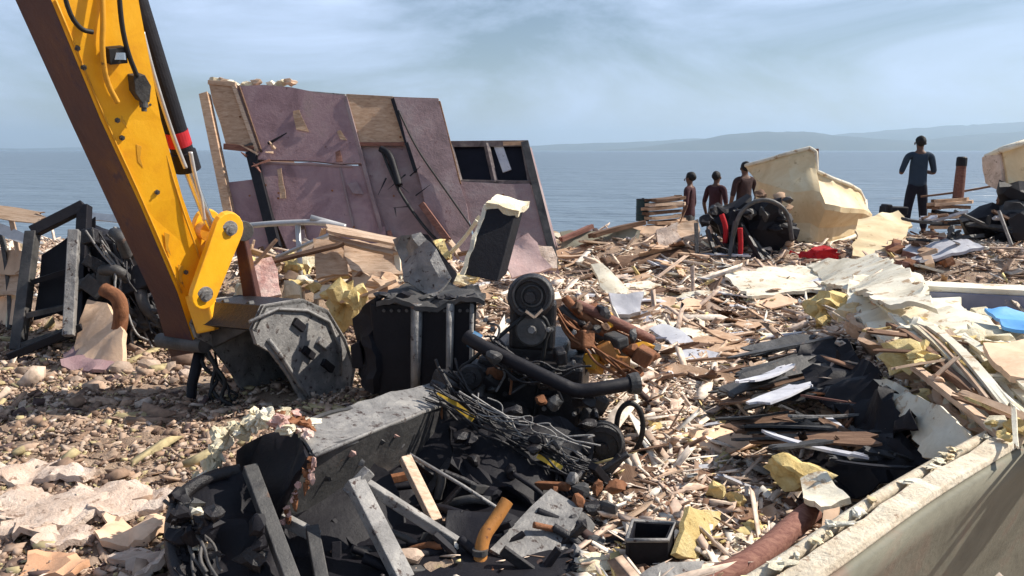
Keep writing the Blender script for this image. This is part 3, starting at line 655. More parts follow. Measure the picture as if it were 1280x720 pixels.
part('strap', MB().bar(E(672, 569, 3.55), E(702, 586, 3.52), .028, .006, up=(0, -1, .5)), MATS['yellow_strap'], en)

eb('gearbox', (572, 510), .30, .34, .3, blk2, EY+.1, (5, 15, 20), .03); eb('bell_housing', (700, 560), .24, .20, .3, blk2, EY-.1, (5, -15, 20), .04)
for i in range(34):
    x, y = rnd.uniform(548, 745), rnd.uniform(440, 610)
    part('casting', MB().chunk(E(x, y, EY+rnd.uniform(-.25, .15)-(y-440)*.002), (rnd.uniform(.03, .075), .05, rnd.uniform(.03, .07)), 1400+i, 2, .25, 7), [blk2, blk2, dsteel, blk2, blk2, rust][i % 6], en)
for i in range(12):
    x, y = rnd.uniform(605, 735), rnd.uniform(400, 560); a_ = E(x, y, EY-.02); d_ = V((rnd.uniform(-.09, .09), -.03, rnd.uniform(-.1, .1)))
    part('fuel_pipe', MB().tube(smooth([a_-d_, a_+V((.03, -.03, .02)), a_+d_, a_+d_*1.5+V((-.03, 0, -.03))]), .007, 6), [dsteel, gsteel, rust][i % 3], en)
for i in range(22):
    x = rnd.uniform(715, 818); y = 385+(x-715)*.45+rnd.uniform(-14, 40)
    part('casting', MB().chunk(E(x, y, 4.45+rnd.uniform(-.1, .2)), (rnd.uniform(.025, .06), .05, rnd.uniform(.025, .05)), 1450+i, 2, .3, 6), [rust, blk2, woodd, dsteel, rust, yel_dirty][i % 6], en)

# ================================================================== BLACK TANK BEHIND THE BEAM
tk = thing('machine_casing', 'black ribbed machine casing with torn top plate between bucket and engine', 'casing', G(515, 470, 0))
TY = 4.75
def hx(pp, y0, y1):
    return MB().hexa([P(*pp[3], y0), P(*pp[2], y0), P(*pp[2], y1), P(*pp[3], y1), P(*pp[0], y0), P(*pp[1], y0), P(*pp[1], y1), P(*pp[0], y1)])
part('tank_body', hx([(462, 380), (596, 377), (590, 505), (474, 503)], TY, TY+.5), blk, tk, .012)
part('broken_side', sheetmesh([P(468, 372, TY), P(442, 398, TY+.15), P(438, 455, TY+.15), (P(470, 492, TY-.02))], .05, .07, 5, .03, 44, 2, .1), blk, tk)
for k_ in range(12): part('bolt', MB().lathe(P(480+k_*9.5, 388, TY-.005), (0, -1, 0), [(0, .011), (.012, .011)], 6), dsteel, tk)
part('side_lug', hx([(438, 432), (450, 425), (456, 462), (440, 460)], TY+.05, TY+.3), blk, tk, .01)
for x, w_ in ((521, 13), (563, 9), (590, 5)):
    part('rib', MB().tube([P(x, 379, TY-.01), P(x-2, 500, TY-.01)], [w_*.0028, w_*.0022], 10), gsteel, tk)
part('bent_top_plate', sheetmesh([P(470, 374, TY-.03), P(520, 378, TY-.05), P(560, 372, TY-.02), P(606, 377, TY-.05), P(598, 356, TY+.4), P(560, 350, TY+.55), P(500, 356, TY+.5)], .03, .07, 4, .03, 3, 2, .1), dsteel, tk)
for k_ in range(9): part('torn_lump', MB().chunk(P(478+k_*14, 372+rnd.uniform(-4, 4), TY+.05), (.05, .05, .025), 860+k_, 2, .6), [blk2, dsteel, blk][k_ % 3], tk)
sheet('crumpled_sheet', [P(492, 302, 5.1), P(527, 293, 5.05), P(548, 318, 5.0), P(566, 352, 4.9), P(545, 374, 4.8), P(505, 352, 4.9)], gsteel, 'crumpled grey metal sheet standing on the torn top of the black casing', 'metal sheet', .02, .09, 5, .02, 5)
sheet('bent_sheet', [P(524, 292, 5.12), P(536, 296, 5.08), P(572, 345, 4.95), P(566, 358, 4.9), P(545, 325, 5.0)], blk, 'narrow bent black strip leaning beside the crumpled grey sheet', 'metal strip', .03, .03, 4, .01, 6)
hp = thing('hatch_panel', 'thick black hatch panel with pale foam edge tilted upright behind the engine', 'panel', P(592, 352, 5.2))
q = [P(611, 256, 5.5), P(645, 266, 5.45), P(622, 352, 5.2), P(577, 343, 5.25)]; bkv = V((.06, .13, .03))
part('panel_face', MB().hexa([q[3], q[2], q[2]+bkv, q[3]+bkv, q[0], q[1], q[1]+bkv, q[0]+bkv]), blk, hp, .006)
part('foam_edge', sheetmesh([q[0]+V((-.02, -.03, .01)), q[1]+V((.02, -.02, .01)), q[1]+bkv*1.3+V((.02, 0, .03)), q[0]+bkv*1.3+V((-.02, 0, .03))], .05, .02, 8, .02, 2, 1, .06), foamp, hp)
part('foam_edge', sheetmesh([q[0]+V((-.03, 0, 0)), q[0]+bkv+V((-.03, 0, 0)), q[3]+bkv+V((-.02, 0, 0)), q[3]+V((-.02, 0, 0))], .03, .02, 8, .015, 3, 1, .06), creamw, hp)

# ================================================================== BIG STEEL BEAM AND THE FRAME IN FRONT
bm_ = thing('steel_beam', 'large grey box beam with crushed black end and torn pink foam in the foreground', 'beam', G(440, 640, 0))
A, B, C_ = P(366, 528, 3.25), P(392, 570, 2.98), P(344, 662, 2.98)
A2, B2, C2 = P(538, 479, 4.0), P(556, 505, 3.80), P(548, 566, 3.78)
def face(a, b_, c_, d_, m, name, seed, th=.02, amp=.02):
    return part(name, sheetmesh([a, b_, c_, d_], th, amp, 3.5, .006, seed, 2, .12), m, bm_)
face(A, B, B2, A2, gsteel, 'beam_top', 1); face(B, C_, C2, B2, dsteel, 'beam_side', 2)  # lit top and shaded sides put into lighter and darker steel colours
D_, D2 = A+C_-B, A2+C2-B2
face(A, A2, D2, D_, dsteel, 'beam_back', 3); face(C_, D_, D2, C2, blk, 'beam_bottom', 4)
part('beam_end', sheetmesh([P(392, 574, 2.98), P(344, 660, 2.97), P(316, 658, 3.1), P(303, 600, 3.2), P(306, 566, 3.25), P(338, 546, 3.25), P(368, 532, 3.27)], .03, .05, 4, .012, 4, 2, .08), blk, bm_)
part('beam_cap', MB().tube(smooth([A2+V((.01, 0, 0)), P(556, 485, 3.95), B2, P(560, 540, 3.8), C2]), .022, 8), blk2, bm_)
part('edge_lip', MB().tube([B, B.lerp(B2, .5)+V((0, 0, .006)), B2], .010, 6), gsteel, bm_)
for i in range(34):
    t_ = i/33; c_ = P(296+92*t_, 540-18*math.sin(t_*3.1), 3.14-.05*t_)
    part('torn_foam', MB().chunk(c_+V((rnd.uniform(-.02, .02), rnd.uniform(-.05, .05), rnd.uniform(-.025, .025))), (rnd.uniform(.015, .05), .035, rnd.uniform(.012, .035)), 60+i, 3, .7, 5), [foamp, pink, creamw, rust, pink][i % 5] if i > 17 else [foamp, creamw, foamp][i % 3], bm_)
for i in range(9):
    c_ = P(282-i*4+rnd.uniform(-8, 8), 545+i*7, 3.1+rnd.uniform(-.05, .1))
    part('torn_foam', MB().chunk(c_, (.03, .035, rnd.uniform(.025, .04)), 90+i, 3, .7, 5), [foamp, creamw][i % 2], bm_)
for i in range(18):
    c_ = B.lerp(C_, i/20)+V((rnd.uniform(-.01, .04), -.03, 0)); part('rust_fringe', MB().chunk(c_, (.014, .012, rnd.uniform(.01, .035)), 120+i, 2, .7, 5), [rust, pink][i % 2], bm_)
for i in range(7):
    c_ = B.lerp(B2, .2+.1*i)+(C_-B)*rnd.uniform(.1, .5); part('paint_flake', MB().chunk(c_-V((0, .012, 0)), (.03, .008, .02), 140+i, 1, .9, 3), [dsteel, pink, gsteel][i % 3], bm_)

rb = thing('rubber_fender', 'mangled black rubber and sheet fender drooping at the lower left of the beam', 'fender', G(270, 700, 0))
part('fender_skin', sheetmesh([P(222, 622, 2.95), P(262, 600, 3.05), P(304, 590, 3.1), P(322, 650, 3.0), P(372, 735, 2.7), P(240, 745, 2.6), P(212, 680, 2.75)], .04, .10, 4, .03, 21, 3, .1), blk, rb)
part('fender_rim', MB().tube(smooth([P(300, 588, 3.08), P(262, 596, 3.02), P(228, 615, 2.92), P(214, 650, 2.8), P(216, 700, 2.7), P(232, 740, 2.6)]), .028, 8), blk2, rb)
wires(5, P(226, 618, 2.9), P(262, 720, 2.65), (.05, .05, .03), .006, dsteel, rb, 'torn_cord', .0, 31)
for i in range(14): part('torn_lump', MB().chunk(P(rnd.uniform(218, 330), rnd.uniform(640, 720), 2.72), (rnd.uniform(.02, .06), .04, rnd.uniform(.02, .05)), 230+i, 2, .5, 6), [blk, blk2, blk][i % 3], rb)
for i in range(8): part('torn_lump', MB().chunk(P(218+rnd.uniform(-6, 30), 620+i*12, 2.85-.02*i), (.035, .03, .03), 200+i, 2, .9), [blk, dsteel, creamw][i % 3], rb)

def solid(name, pq, w, h, m, label, cat, group=None, bev=.004, **k):
    return solo(name, MB().bar(pq[0], pq[1], w, h, **k), m, label, cat, group, bev)
solid('steel_bar', (P(312, 585, 3.0), P(368, 735, 2.62)), .055, .05, dsteel, 'straight grey steel bar slanting down below the crushed beam end', 'bar')
tf = thing('triangular_frame', 'grey welded triangular steel frame lying at the bottom centre', 'frame', G(500, 700, 0))
part('frame_bar', MB().bar(P(442, 600, 3.0), P(506, 726, 2.78), .072, .05), gsteel, tf, .005)
part('frame_bar', MB().bar(P(446, 598, 3.03), P(592, 692, 3.05), .048, .04), gsteel, tf, .005)
part('frame_bar', MB().bar(P(490, 716, 2.8), P(582, 714, 2.95), .05, .04), dsteel, tf, .005)
part('frame_bar', MB().bar(P(470, 655, 2.93), P(504, 702, 2.86), .03, .03), gsteel, tf, .005)
part('gusset', MB().bar(P(434, 618, 2.98), P(462, 588, 3.04), .05, .04), gsteel, tf, .005)
solid('steel_bar', (P(352, 648, 3.0), P(398, 672, 2.95)), .03, .05, gsteel, 'short bent grey bar between the beam and the triangular frame', 'bar')
solid('steel_bar', (P(390, 660, 2.95), P(404, 735, 2.7)), .05, .04, dsteel, 'dark upright bar end left of the triangular frame', 'bar')
solid('wooden_batten', (P(506, 572, 3.35), P(545, 652, 3.15)), .05, .04, MATS['pale_splintered_wood'], 'short yellowish wooden batten standing inside the triangular frame', 'batten')
solo('thin_rod', MB().tube([P(512, 568, 3.4), P(580, 608, 3.3), P(648, 652, 3.2)], .008, 8), gsteel, 'thin straight grey rod crossing behind the orange pipe', 'rod')
solid('steel_bar', (P(545, 656, 3.2), P(660, 664, 3.25)), .03, .03, dsteel, 'dark level bar behind the orange pipe', 'bar')
op = thing('orange_pipe', 'bent orange pipe stub standing in the black wreckage at the bottom', 'pipe', P(600, 712, 2.9))
part('pipe', MB().tube(smooth([P(634, 626, 3.05), P(618, 652, 3.0), P(603, 672, 2.95), P(599, 712, 2.9)], 3), .027, 14), orange, op)
part('pipe_clamp', MB().lathe(P(600, 690, 2.92), (0, .1, 1), [(-.01, .031), (.012, .031)], 18), dsteel, op)
sheet('steel_plate', [P(688, 614, 3.3), P(728, 640, 3.2), P(704, 690, 3.0), P(676, 728, 2.85), P(612, 690, 2.95)], gsteel, 'flat worn grey steel plate tilted below the wiring of the engine', 'plate', .02, .015, 3, .006, 8)
sheet('steel_plate', [P(728, 640, 3.2), P(742, 660, 3.15), P(722, 725, 2.9), P(678, 730, 2.85)], dsteel, 'dark folded edge plate right beside the worn grey plate', 'plate', .02, .02, 3, .01, 9)
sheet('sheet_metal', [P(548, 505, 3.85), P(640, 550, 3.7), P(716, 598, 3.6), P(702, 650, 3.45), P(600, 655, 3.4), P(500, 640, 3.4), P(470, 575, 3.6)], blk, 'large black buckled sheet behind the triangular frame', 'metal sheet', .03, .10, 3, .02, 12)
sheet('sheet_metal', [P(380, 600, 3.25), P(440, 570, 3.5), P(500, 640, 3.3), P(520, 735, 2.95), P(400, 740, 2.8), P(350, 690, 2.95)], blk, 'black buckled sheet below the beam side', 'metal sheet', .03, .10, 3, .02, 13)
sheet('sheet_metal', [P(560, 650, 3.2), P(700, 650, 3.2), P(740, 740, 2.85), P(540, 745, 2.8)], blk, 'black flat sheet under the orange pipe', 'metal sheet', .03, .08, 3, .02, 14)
solo('broken_stone', MB().chunk(P(514, 694, 2.9), (.055, .045, .035), 5, 2, .4), stone, 'single tan stone lying on the triangular frame', 'stone')
solo('broken_stone', MB().chunk(P(745, 706, 2.85), (.075, .06, .045), 15, 2, .4), foamp, 'pale broken block at the bottom edge right of the plates', 'block')

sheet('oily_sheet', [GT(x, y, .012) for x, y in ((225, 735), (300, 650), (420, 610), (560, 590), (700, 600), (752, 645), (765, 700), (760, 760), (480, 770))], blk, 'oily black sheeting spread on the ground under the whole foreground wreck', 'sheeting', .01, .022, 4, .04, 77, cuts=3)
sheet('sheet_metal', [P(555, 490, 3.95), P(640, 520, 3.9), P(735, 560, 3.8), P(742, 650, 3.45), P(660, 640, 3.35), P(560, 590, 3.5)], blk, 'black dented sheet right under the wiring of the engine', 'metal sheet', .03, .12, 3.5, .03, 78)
# ================================================================== BOTTOM CENTRE-RIGHT
bx_ = thing('black_box', 'small open black box with grey rim near the bottom edge', 'box', G(812, 705, .0))
q = [G(782, 712, .02), G(834, 712, .02), G(842, 690, .04), G(790, 686, .04)]; up_ = V((0, 0, .16))
for i in range(4): part('box_side', sheetmesh([q[i], q[(i+1) % 4], q[(i+1) % 4]+up_*.75, q[i]+up_*.75], .012, .01, 6, .003, i, 1, .1), blk, bx_)
part('box_rim', MB().tube([p+up_*.75 for p in q+[q[0]]], .009, 6), gsteel, bx_)
sheet('tan_panel', [GT(846, 690, .10), GT(880, 700, .02), GT(902, 640, .05), GT(862, 632, .16)], foam, 'peeling pink and yellow board leaning beside the black box', 'board', .025, .03, 8, .01, 15)
sheet('grey_sheet', [GT(770, 735, .05), GT(830, 706, .06), GT(880, 706, .05), GT(860, 740, .05)], gsteel, 'grey sheet scrap at the bottom edge under the black box', 'metal sheet', .012, .03, 5, .01, 16)
plank('broken_plank', GT(776, 575, .04), GT(808, 650, .02), .11, .02, woodd, 'dark brown board lying upright below the hose loop', 'board')
tb = thing('curved_timber', 'thick curved red brown boat timber lying at the bottom right beside the hull', 'timber', G(950, 690, 0))
part('timber', MB().tube(smooth([GT(850, 738, .06), GT(905, 722, .08), GT(955, 692, .10), GT(1000, 650, .11), GT(1030, 628, .10)], 3), [.045]*10+[.05]*20+[.04]*3, 8) if False else MB().tube(smooth([GT(850, 738, .06), GT(905, 722, .08), GT(955, 692, .10), GT(1000, 650, .11), GT(1030, 628, .10)], 2), .048, 7), woodr, tb)
part('split_end', MB().chunk(GT(1030, 628, .10), (.05, .05, .04), 8, 2, .8), wood, tb)
# the pale hull at the right
hu = thing('boat_hull', 'pale grey boat hull side with cream gunwale filling the bottom right corner', 'boat hull', G(1150, 700, 0))
rail = [(930, 775, .38), (985, 740, .40), (1044, 702, .43), (1085, 672, .45), (1122, 645, .46), (1162, 617, .47), (1202, 592, .48), (1242, 568, .49), (1284, 543, .49), (1340, 512, .50), (1440, 462, .50)]
Rl = [G(*p) for p in rail]; Rs = smooth(Rl, 2); mb1 = MB(); mb2 = MB(); n_ = len(Rs)
r1, r2 = [], []
for i, p in enumerate(Rs):
    t_ = (Rs[min(i+1, n_-1)]-Rs[max(i-1, 0)]); t_.z = 0; t_.normalize(); o_ = V((t_.y, -t_.x, 0))  # outwards, to the camera side
    jz = .012*noise.noise(p*7)+.006*noise.noise(p*25); r1 += [p-o_*.075+V((0, 0, jz)), p+V((0, 0, jz)), p+o_*.006-V((0, 0, .03)), p-o_*.08-V((0, 0, .035))]
    row = []
    for k in range(9):
        s_ = k/8; row.append(p-V((0, 0, .03+s_*1.25))-o_*(.34*s_**.9+.008*math.sin(s_*14)*s_))
    r2 += row
mb1.add(r1, [(i*4+j, i*4+(j+1) % 4, (i+1)*4+(j+1) % 4, (i+1)*4+j) for i in range(n_-1) for j in range(4)]+[(3, 2, 1, 0), ((n_-1)*4, (n_-1)*4+1, (n_-1)*4+2, (n_-1)*4+3)])
mb2.add(r2, [(i*9+j, i*9+j+1, (i+1)*9+j+1, (i+1)*9+j) for i in range(n_-1) for j in range(8)], True)
part('gunwale', mb1, fibm, hu, .006)
ho_ = part('hull_side', mb2, concr, hu); so_ = ho_.modifiers.new('solid', 'SOLIDIFY'); so_.thickness = .03; so_.offset = 1
part('inner_rail', MB().tube([p+V((-.10, .08, -.03)) for p in Rs], .022, 6), fibm, hu)
for i in range(44):
    p = Rs[2+int(rnd.random()*(n_-4))].lerp(Rs[2+int(rnd.random()*(n_-4))], 0); part('torn_fibre', MB().chunk(p+V((-.08+rnd.uniform(-.02, .02), .06+rnd.uniform(-.02, .02), -.004)), (rnd.uniform(.008, .04), rnd.uniform(.008, .03), rnd.uniform(.004, .012)), 300+i, 2, .9), [foamp, creamw, cream][i % 3], hu)

# ================================================================== DARK HEAP OF SHEETS
dk = 'charcoal boards slumped in the dark heap'
lab_ck = 'charcoal coloured board slumped in the dark heap left of the torn pale hull'
for i in range(26):
    t_ = i/25; y0 = 440+115*t_+rnd.uniform(-8, 8); xl = 905+rnd.uniform(-10, 70)-20*t_; xr = xl+rnd.uniform(90, 190)
    y1 = y0-rnd.uniform(20, 35)+40*max(0, t_-.45)*1.6
    z0 = .10+rnd.uniform(0, .05); z1 = .16+rnd.uniform(0, .12)
    plank('charred_board', G(xl, y0, z0), G(min(xr, 1120+50*t_), y1, z1), rnd.uniform(.06, .17), .012, [char, char, char, dsteel, woodd][i % 5], lab_ck, 'board', dk, rnd.uniform(-.4, .4))
for i, (a, b_, w_, m_, lb_) in enumerate([((925, 478), (990, 455), .14, greysh, 'short blue grey board at the top left of the dark heap'), ((945, 505), (1010, 478), .16, greysh, 'wide blue grey board in the middle of the dark heap'),
    ((948, 538), (1088, 572), .06, greysh, 'long narrow white strip crossing the front of the dark heap'), ((1000, 494), (1072, 505), .025, woodr, 'thin dark red rod poking from the dark heap'),
    ((960, 560), (1040, 550), .08, char, 'charcoal plank right behind the yellow foam block'), ((985, 520), (1100, 515), .03, gsteel, 'thin grey rail in the middle of the dark heap'), ((1035, 575), (1150, 585), .05, blk, 'black strip at the front right of the dark heap')]):
    plank('loose_board', G(*a, .26), G(*b_, .24), w_, .012, m_, lb_, 'board', None, -.2)
sheet('tarpaulin', [G(980, 600, .06), G(1030, 545, .2), G(1120, 545, .26), G(1175, 572, .28), G(1120, 600, .12), G(1040, 622, .03)], blk, 'black plastic sheet in the hollow between dark heap and hull', 'tarpaulin', .01, .10, 5, .03, 31, cuts=3)
sheet('tarpaulin', [G(1000, 440, .22), G(1060, 425, .32), G(1100, 470, .38), G(1150, 540, .36), G(1100, 555, .2), G(1020, 500, .16)], blk, 'black plastic sheet draped at the back of the dark heap', 'tarpaulin', .01, .14, 5, .03, 32, cuts=3)
sheet('tan_panel', [GT(840, 548, .03), GT(905, 531, .05), GT(957, 555, .05), GT(905, 570, .03)], cardb, 'flat pinkish tan board at the left foot of the dark heap', 'board', .015, .02, 4, .008, 33)
solo('foam_block', MB().chunk(G(998, 588, .17), (.15, .09, .075), 71, 3, .5, 5), foam, 'biggest yellow foam block in front of the dark heap', 'foam block')
solo('foam_block', MB().chunk(G(895, 615, .05), (.045, .04, .05), 72, 2, .6), foam, 'small yellow foam lump nearest the yellow block, left of a pair', 'foam block')
solo('foam_block', MB().chunk(G(920, 625, .05), (.045, .04, .045), 73, 2, .6), foam, 'small yellow foam lump nearest the curved timber, right of a pair', 'foam block')
sheet('fibreglass_scrap', [G(1002, 605, .14), G(1035, 596, .18), G(1065, 632, .16), G(1030, 648, .12), G(1006, 630, .12)], creamw, 'cream fibreglass scrap between the yellow block and the gunwale', 'fibreglass', .03, .05, 5, .012, 34)
sheet('fibreglass_scrap', [G(1030, 648, .13), G(1050, 640, .14), G(1042, 690, .10), G(1020, 700, .08)], cardb, 'narrow tan scrap hanging down beside the curved timber', 'fibreglass', .02, .03, 5, .01, 35)

# ================================================================== TORN FIBREGLASS RIDGE AT THE RIGHT
rg = thing('torn_hull_section', 'long torn fibreglass hull section with yellow foam core sloping down to the right', 'hull section', G(1180, 470, .3))
Z = lambda px, py, z: G(px, py, z)
part('skin', sheetmesh([Z(1066, 350, .42), Z(1150, 350, .44), Z(1215, 400, .50), Z(1300, 450, .50), Z(1420, 560, .46), Z(1290, 560, .44), Z(1215, 520, .44), Z(1150, 462, .44), Z(1085, 415, .42), Z(1058, 385, .38)], .05, .10, 2.4, .03, 41, 3, .16), creamw, rg)
part('underside', sheetmesh([Z(1060, 392, .40), Z(1086, 418, .44), Z(1152, 466, .44), Z(1216, 522, .43), Z(1290, 566, .42), Z(1250, 575, .2), Z(1180, 540, .12), Z(1120, 500, .12), Z(1065, 440, .15)], .04, .10, 3, .02, 42, 2, .14), ply, rg)
for i in range(9):
    t_ = i/8; a = Z(1118+i*11+rnd.uniform(-5, 5), 392+i*3.5, .56); b_ = Z(1200+i*20+rnd.uniform(-10, 10), 470+i*12+rnd.uniform(-8, 12), .54)
    plank('rib', a, b_, rnd.uniform(.02, .05), .02, [creamw, foamp, wood, creamw][i % 4], None, parent=rg, roll=rnd.uniform(-.3, .3))
plank('batten', Z(1150, 448, .50), Z(1268, 535, .50), .05, .03, woodd, None, parent=rg); plank('batten', Z(1138, 455, .50), Z(1255, 548, .49), .04, .03, wood, None, parent=rg)
plank('batten', Z(1110, 405, .52), Z(1205, 485, .51), .03, .03, woodd, None, parent=rg)
for i in range(30):
    x, y = rnd.uniform(1150, 1265), rnd.uniform(388, 440); y += (x-1150)*.35*rnd.random()*2*.6
    part('foam_core', MB().chunk(Z(x, y, .50), (rnd.uniform(.03, .10), rnd.uniform(.03, .09), rnd.uniform(.02, .045)), 400+i, 2, .9, 4), [foam, foamp, foam, cream][i % 4], rg)
for i in range(16):
    x = 1085+i*9+rnd.uniform(-6, 6); y = 425+i*7.5+rnd.uniform(-6, 8)
    part('foam_core', MB().chunk(Z(x, y, .38), (rnd.uniform(.03, .06), rnd.uniform(.03, .05), rnd.uniform(.03, .05)), 450+i, 2, .9, 4), [cardb, foam, ply, foamp][i % 4], rg)
sheet('fibreglass_scrap', [Z(1100, 478, .34), Z(1128, 484, .42), Z(1166, 505, .45), Z(1215, 545, .46), Z(1205, 575, .36), Z(1160, 575, .30), Z(1125, 520, .30)], creamw, 'white torn fibreglass sheet hanging off the ridge above the dark hollow', 'fibreglass', .015, .07, 6, .025, 43, cuts=3)
sheet('tan_panel', [Z(1228, 438, .62), Z(1300, 425, .62), Z(1310, 480, .60), Z(1262, 478, .58)], cardb, 'smooth orange tan panel on the ridge at the right edge', 'board', .03, .03, 3, .01, 44)
solo('foam_block', MB().chunk(Z(1035, 388, .30), (.20, .15, .13), 75, 3, .9, 4), foam, 'ragged yellow foam lump at the upper end of the dark heap', 'foam block')
solo('foam_block', MB().chunk(Z(1066, 398, .32), (.13, .12, .10), 76, 3, .8, 4), cream, 'tan foam lump right behind the ragged yellow one', 'foam block')

# dark odds and ends filling the foreground wreckage
for i in range(60):
    x, y = rnd.uniform(345, 765), rnd.uniform(585, 725); a = P(x, y, 0); Yv = 3.55-(y-585)*.0052; a = P(x, y, Yv)
    d_ = V((rnd.uniform(-.16, .16), rnd.uniform(-.08, .08), rnd.uniform(-.10, .10)))
    m_ = [blk, blk2, dsteel, blk, rust, blk2, blk][i % 7]
    if i % 3 == 0: solo('scrap_pipe', MB().tube(smooth([a-d_, a+V((.02, 0, .03)), a+d_]), rnd.uniform(.01, .022), 8), m_, 'short dark pipe jumbled in the wreckage below the engine', 'pipe', 'pipes jumbled below the engine')
    else: solo('scrap_bar', MB().bar(a-d_, a+d_, rnd.uniform(.02, .05), rnd.uniform(.015, .04)), m_, 'short dark iron bar jumbled in the wreckage below the engine', 'bar', 'bars jumbled below the engine', .003)
for i in range(14):
    x, y = rnd.uniform(700, 770), rnd.uniform(590, 715); a = P(x, y, 3.4-(y-590)*.0042)
    solo('scrap_casting', MB().chunk(a, (rnd.uniform(.03, .06), .04, rnd.uniform(.025, .05)), 1300+i, 2, .3, 6), [blk2, dsteel, blk, rust, gsteel][i % 5], 'small dark casting in the strip of scrap left of the open black box', 'casting', 'castings left of the black box')
for i in range(10):
    x, y = rnd.uniform(545, 700), rnd.uniform(500, 640); a = P(x, y, 3.72-(y-500)*.003)
    solo('scrap_casting', MB().chunk(a, (rnd.uniform(.03, .06), .05, rnd.uniform(.02, .045)), 1330+i, 2, .3, 6), [blk2, blk, blk2, dsteel][i % 4], 'dark casting lying among the wires at the foot of the engine', 'casting', 'castings at the foot of the engine')

for i in range(60):
    x, y = rnd.uniform(1075, 1290), rnd.uniform(350, 560)
    if y > 395+(x-1075)*.8 or (x > 1130 and y < 415): continue
    a = G(x, y, .54+.03*rnd.random()); d_ = V((rnd.uniform(-.22, .22), rnd.uniform(-.16, .16), rnd.uniform(-.03, .06)))
    plank('splintered_strip', a-d_, a+d_, rnd.uniform(.015, .05), .012, [wood, creamw, foamp, woodd, foam, cardb][i % 6], 'splintered strip lying on top of the torn fibreglass ridge at the right', 'strip', 'strips on the torn ridge', rnd.uniform(-1, 1))
for i in range(70):
    x, y = rnd.uniform(1085, 1290), rnd.uniform(375, 560)
    if y > 405+(x-1085)*.85 or (x > 1140 and y < 412): continue
    s_ = rnd.uniform(.02, .06); solo('foam_chunk', MB().chunk(G(x, y, .52), (s_, s_*.9, s_*.6), 1500+i, 2, .8), [foam, foamp, creamw, foam, cardb][i % 5], 'crumbled foam chunk lying on top of the torn fibreglass ridge at the right', 'foam chunk', 'foam chunks on the torn ridge')
for i in range(40):
    x, y = rnd.uniform(985, 1180), rnd.uniform(425, 575); a = G(x, y, .2); d_ = V((rnd.uniform(-.2, .2), rnd.uniform(-.1, .1), rnd.uniform(-.05, .07)))
    plank('splintered_strip', a-d_, a+d_, rnd.uniform(.012, .06), .012, [char, dsteel, blk, woodd, greysh, char, rust][i % 7], 'narrow strip jumbled inside the dark heap below the torn ridge', 'strip', 'strips inside the dark heap', rnd.uniform(-1, 1))

for i in range(16):
    x, y = rnd.uniform(1140, 1265), rnd.uniform(408, 455); s_ = rnd.uniform(.07, .14)
    solo('foam_block', MB().chunk(G(x, y+(x-1140)*.15, .52), (s_, s_*.9, s_*.6), 1600+i, 3, .9, 4), [foam, foam, foamp, creamw][i % 4], 'fist to head sized foam block heaped on the upper torn ridge', 'foam block', 'foam blocks heaped on the upper ridge')
# ================================================================== LEFT WRECK
lw = thing('radiator_frame', 'upright black metal door-like frame with dark panel in the left wreckage', 'metal frame', P(65, 440, 6.3))
LY = 6.3
q = [P(22, 438, 6.2), P(98, 412, 6.35), P(106, 257, 6.75), P(41, 290, 6.6)]
th_ = V((.03, .12, 0))
for a, b_ in ((0, 1), (1, 2), (2, 3), (3, 0)): part('frame_bar', MB().bar(q[a], q[b_], .09, .09, up=(0, -1, .2)), [dsteel, blk, blk, dsteel][a], lw, .006)
part('panel', sheetmesh([q[0].lerp(q[3], .22)+th_, q[1].lerp(q[2], .2)+th_, q[2].lerp(q[1], .1)+th_, q[3].lerp(q[0], .22)+th_], .02, .03, 3, .01, 51, 2, .2), blk, lw)
part('cross_bar', MB().bar(q[0].lerp(q[3], .55), q[1].lerp(q[2], .5), .05, .04), blk, lw)
part('cross_bar', MB().bar(q[0].lerp(q[3], .28), q[1].lerp(q[2], .2), .06, .04), dsteel, lw)
part('side_rail', MB().bar(P(86, 420, 6.0), P(93, 288, 6.35), .08, .07), gsteel, lw, .006)
part('foot_rail', MB().bar(P(12, 446, 6.0), P(104, 408, 6.1), .08, .06), blk, lw, .006)
jm = thing('machine_scrap', 'tangle of dark pipes, castings and wires between black frame and excavator arm', 'scrap machine', P(150, 445, 6.3))
for i in range(26):
    x = rnd.uniform(112, 205); y = rnd.uniform(285, 430) if x < 150 else rnd.uniform(300+(x-150)*.9, 450)
    if i % 3: part('casting', MB().chunk(P(x, y, 6.4+rnd.uniform(0, .5)), (rnd.uniform(.05, .13), .1, rnd.uniform(.05, .12)), 500+i, 1, .3, 6), [blk2, dsteel, blk2, rust, gsteel][i % 5], jm)
    else: part('pipe', MB().tube(smooth([P(x, y, 6.4), P(x+rnd.uniform(-15, 35), y+rnd.uniform(-10, 40), 6.3), P(x+rnd.uniform(0, 50), y+rnd.uniform(0, 70), 6.4)]), rnd.uniform(.02, .045), 8), [dsteel, gsteel, blk2][i % 3], jm)
wires(9, P(125, 300, 6.5), P(200, 430, 6.3), (.15, .1, .15), .010, blk2, jm, 'wire', .1, 52)
for i in range(38):
    x = rnd.uniform(106, 200); y = rnd.uniform(290+(x-108)*.9, 445)
    part('casting', MB().box(P(x, y, 6.5+rnd.uniform(-.1, .4)), (rnd.uniform(.08, .26), .15, rnd.uniform(.08, .24)), Euler((rnd.uniform(-.5, .5), rnd.uniform(-.7, .7), 0)).to_matrix()), [blk, blk2, dsteel, blk][i % 4], jm, .012)
part('machine_block', MB().box(P(128, 345, 6.85), (.5, .4, .75), Euler((0, .25, 0)).to_matrix()), blk, jm, .03)
wires(4, P(115, 300, 6.4), P(175, 440, 6.2), (.15, .1, .15), .009, gsteel, jm, 'wire', .1, 53)
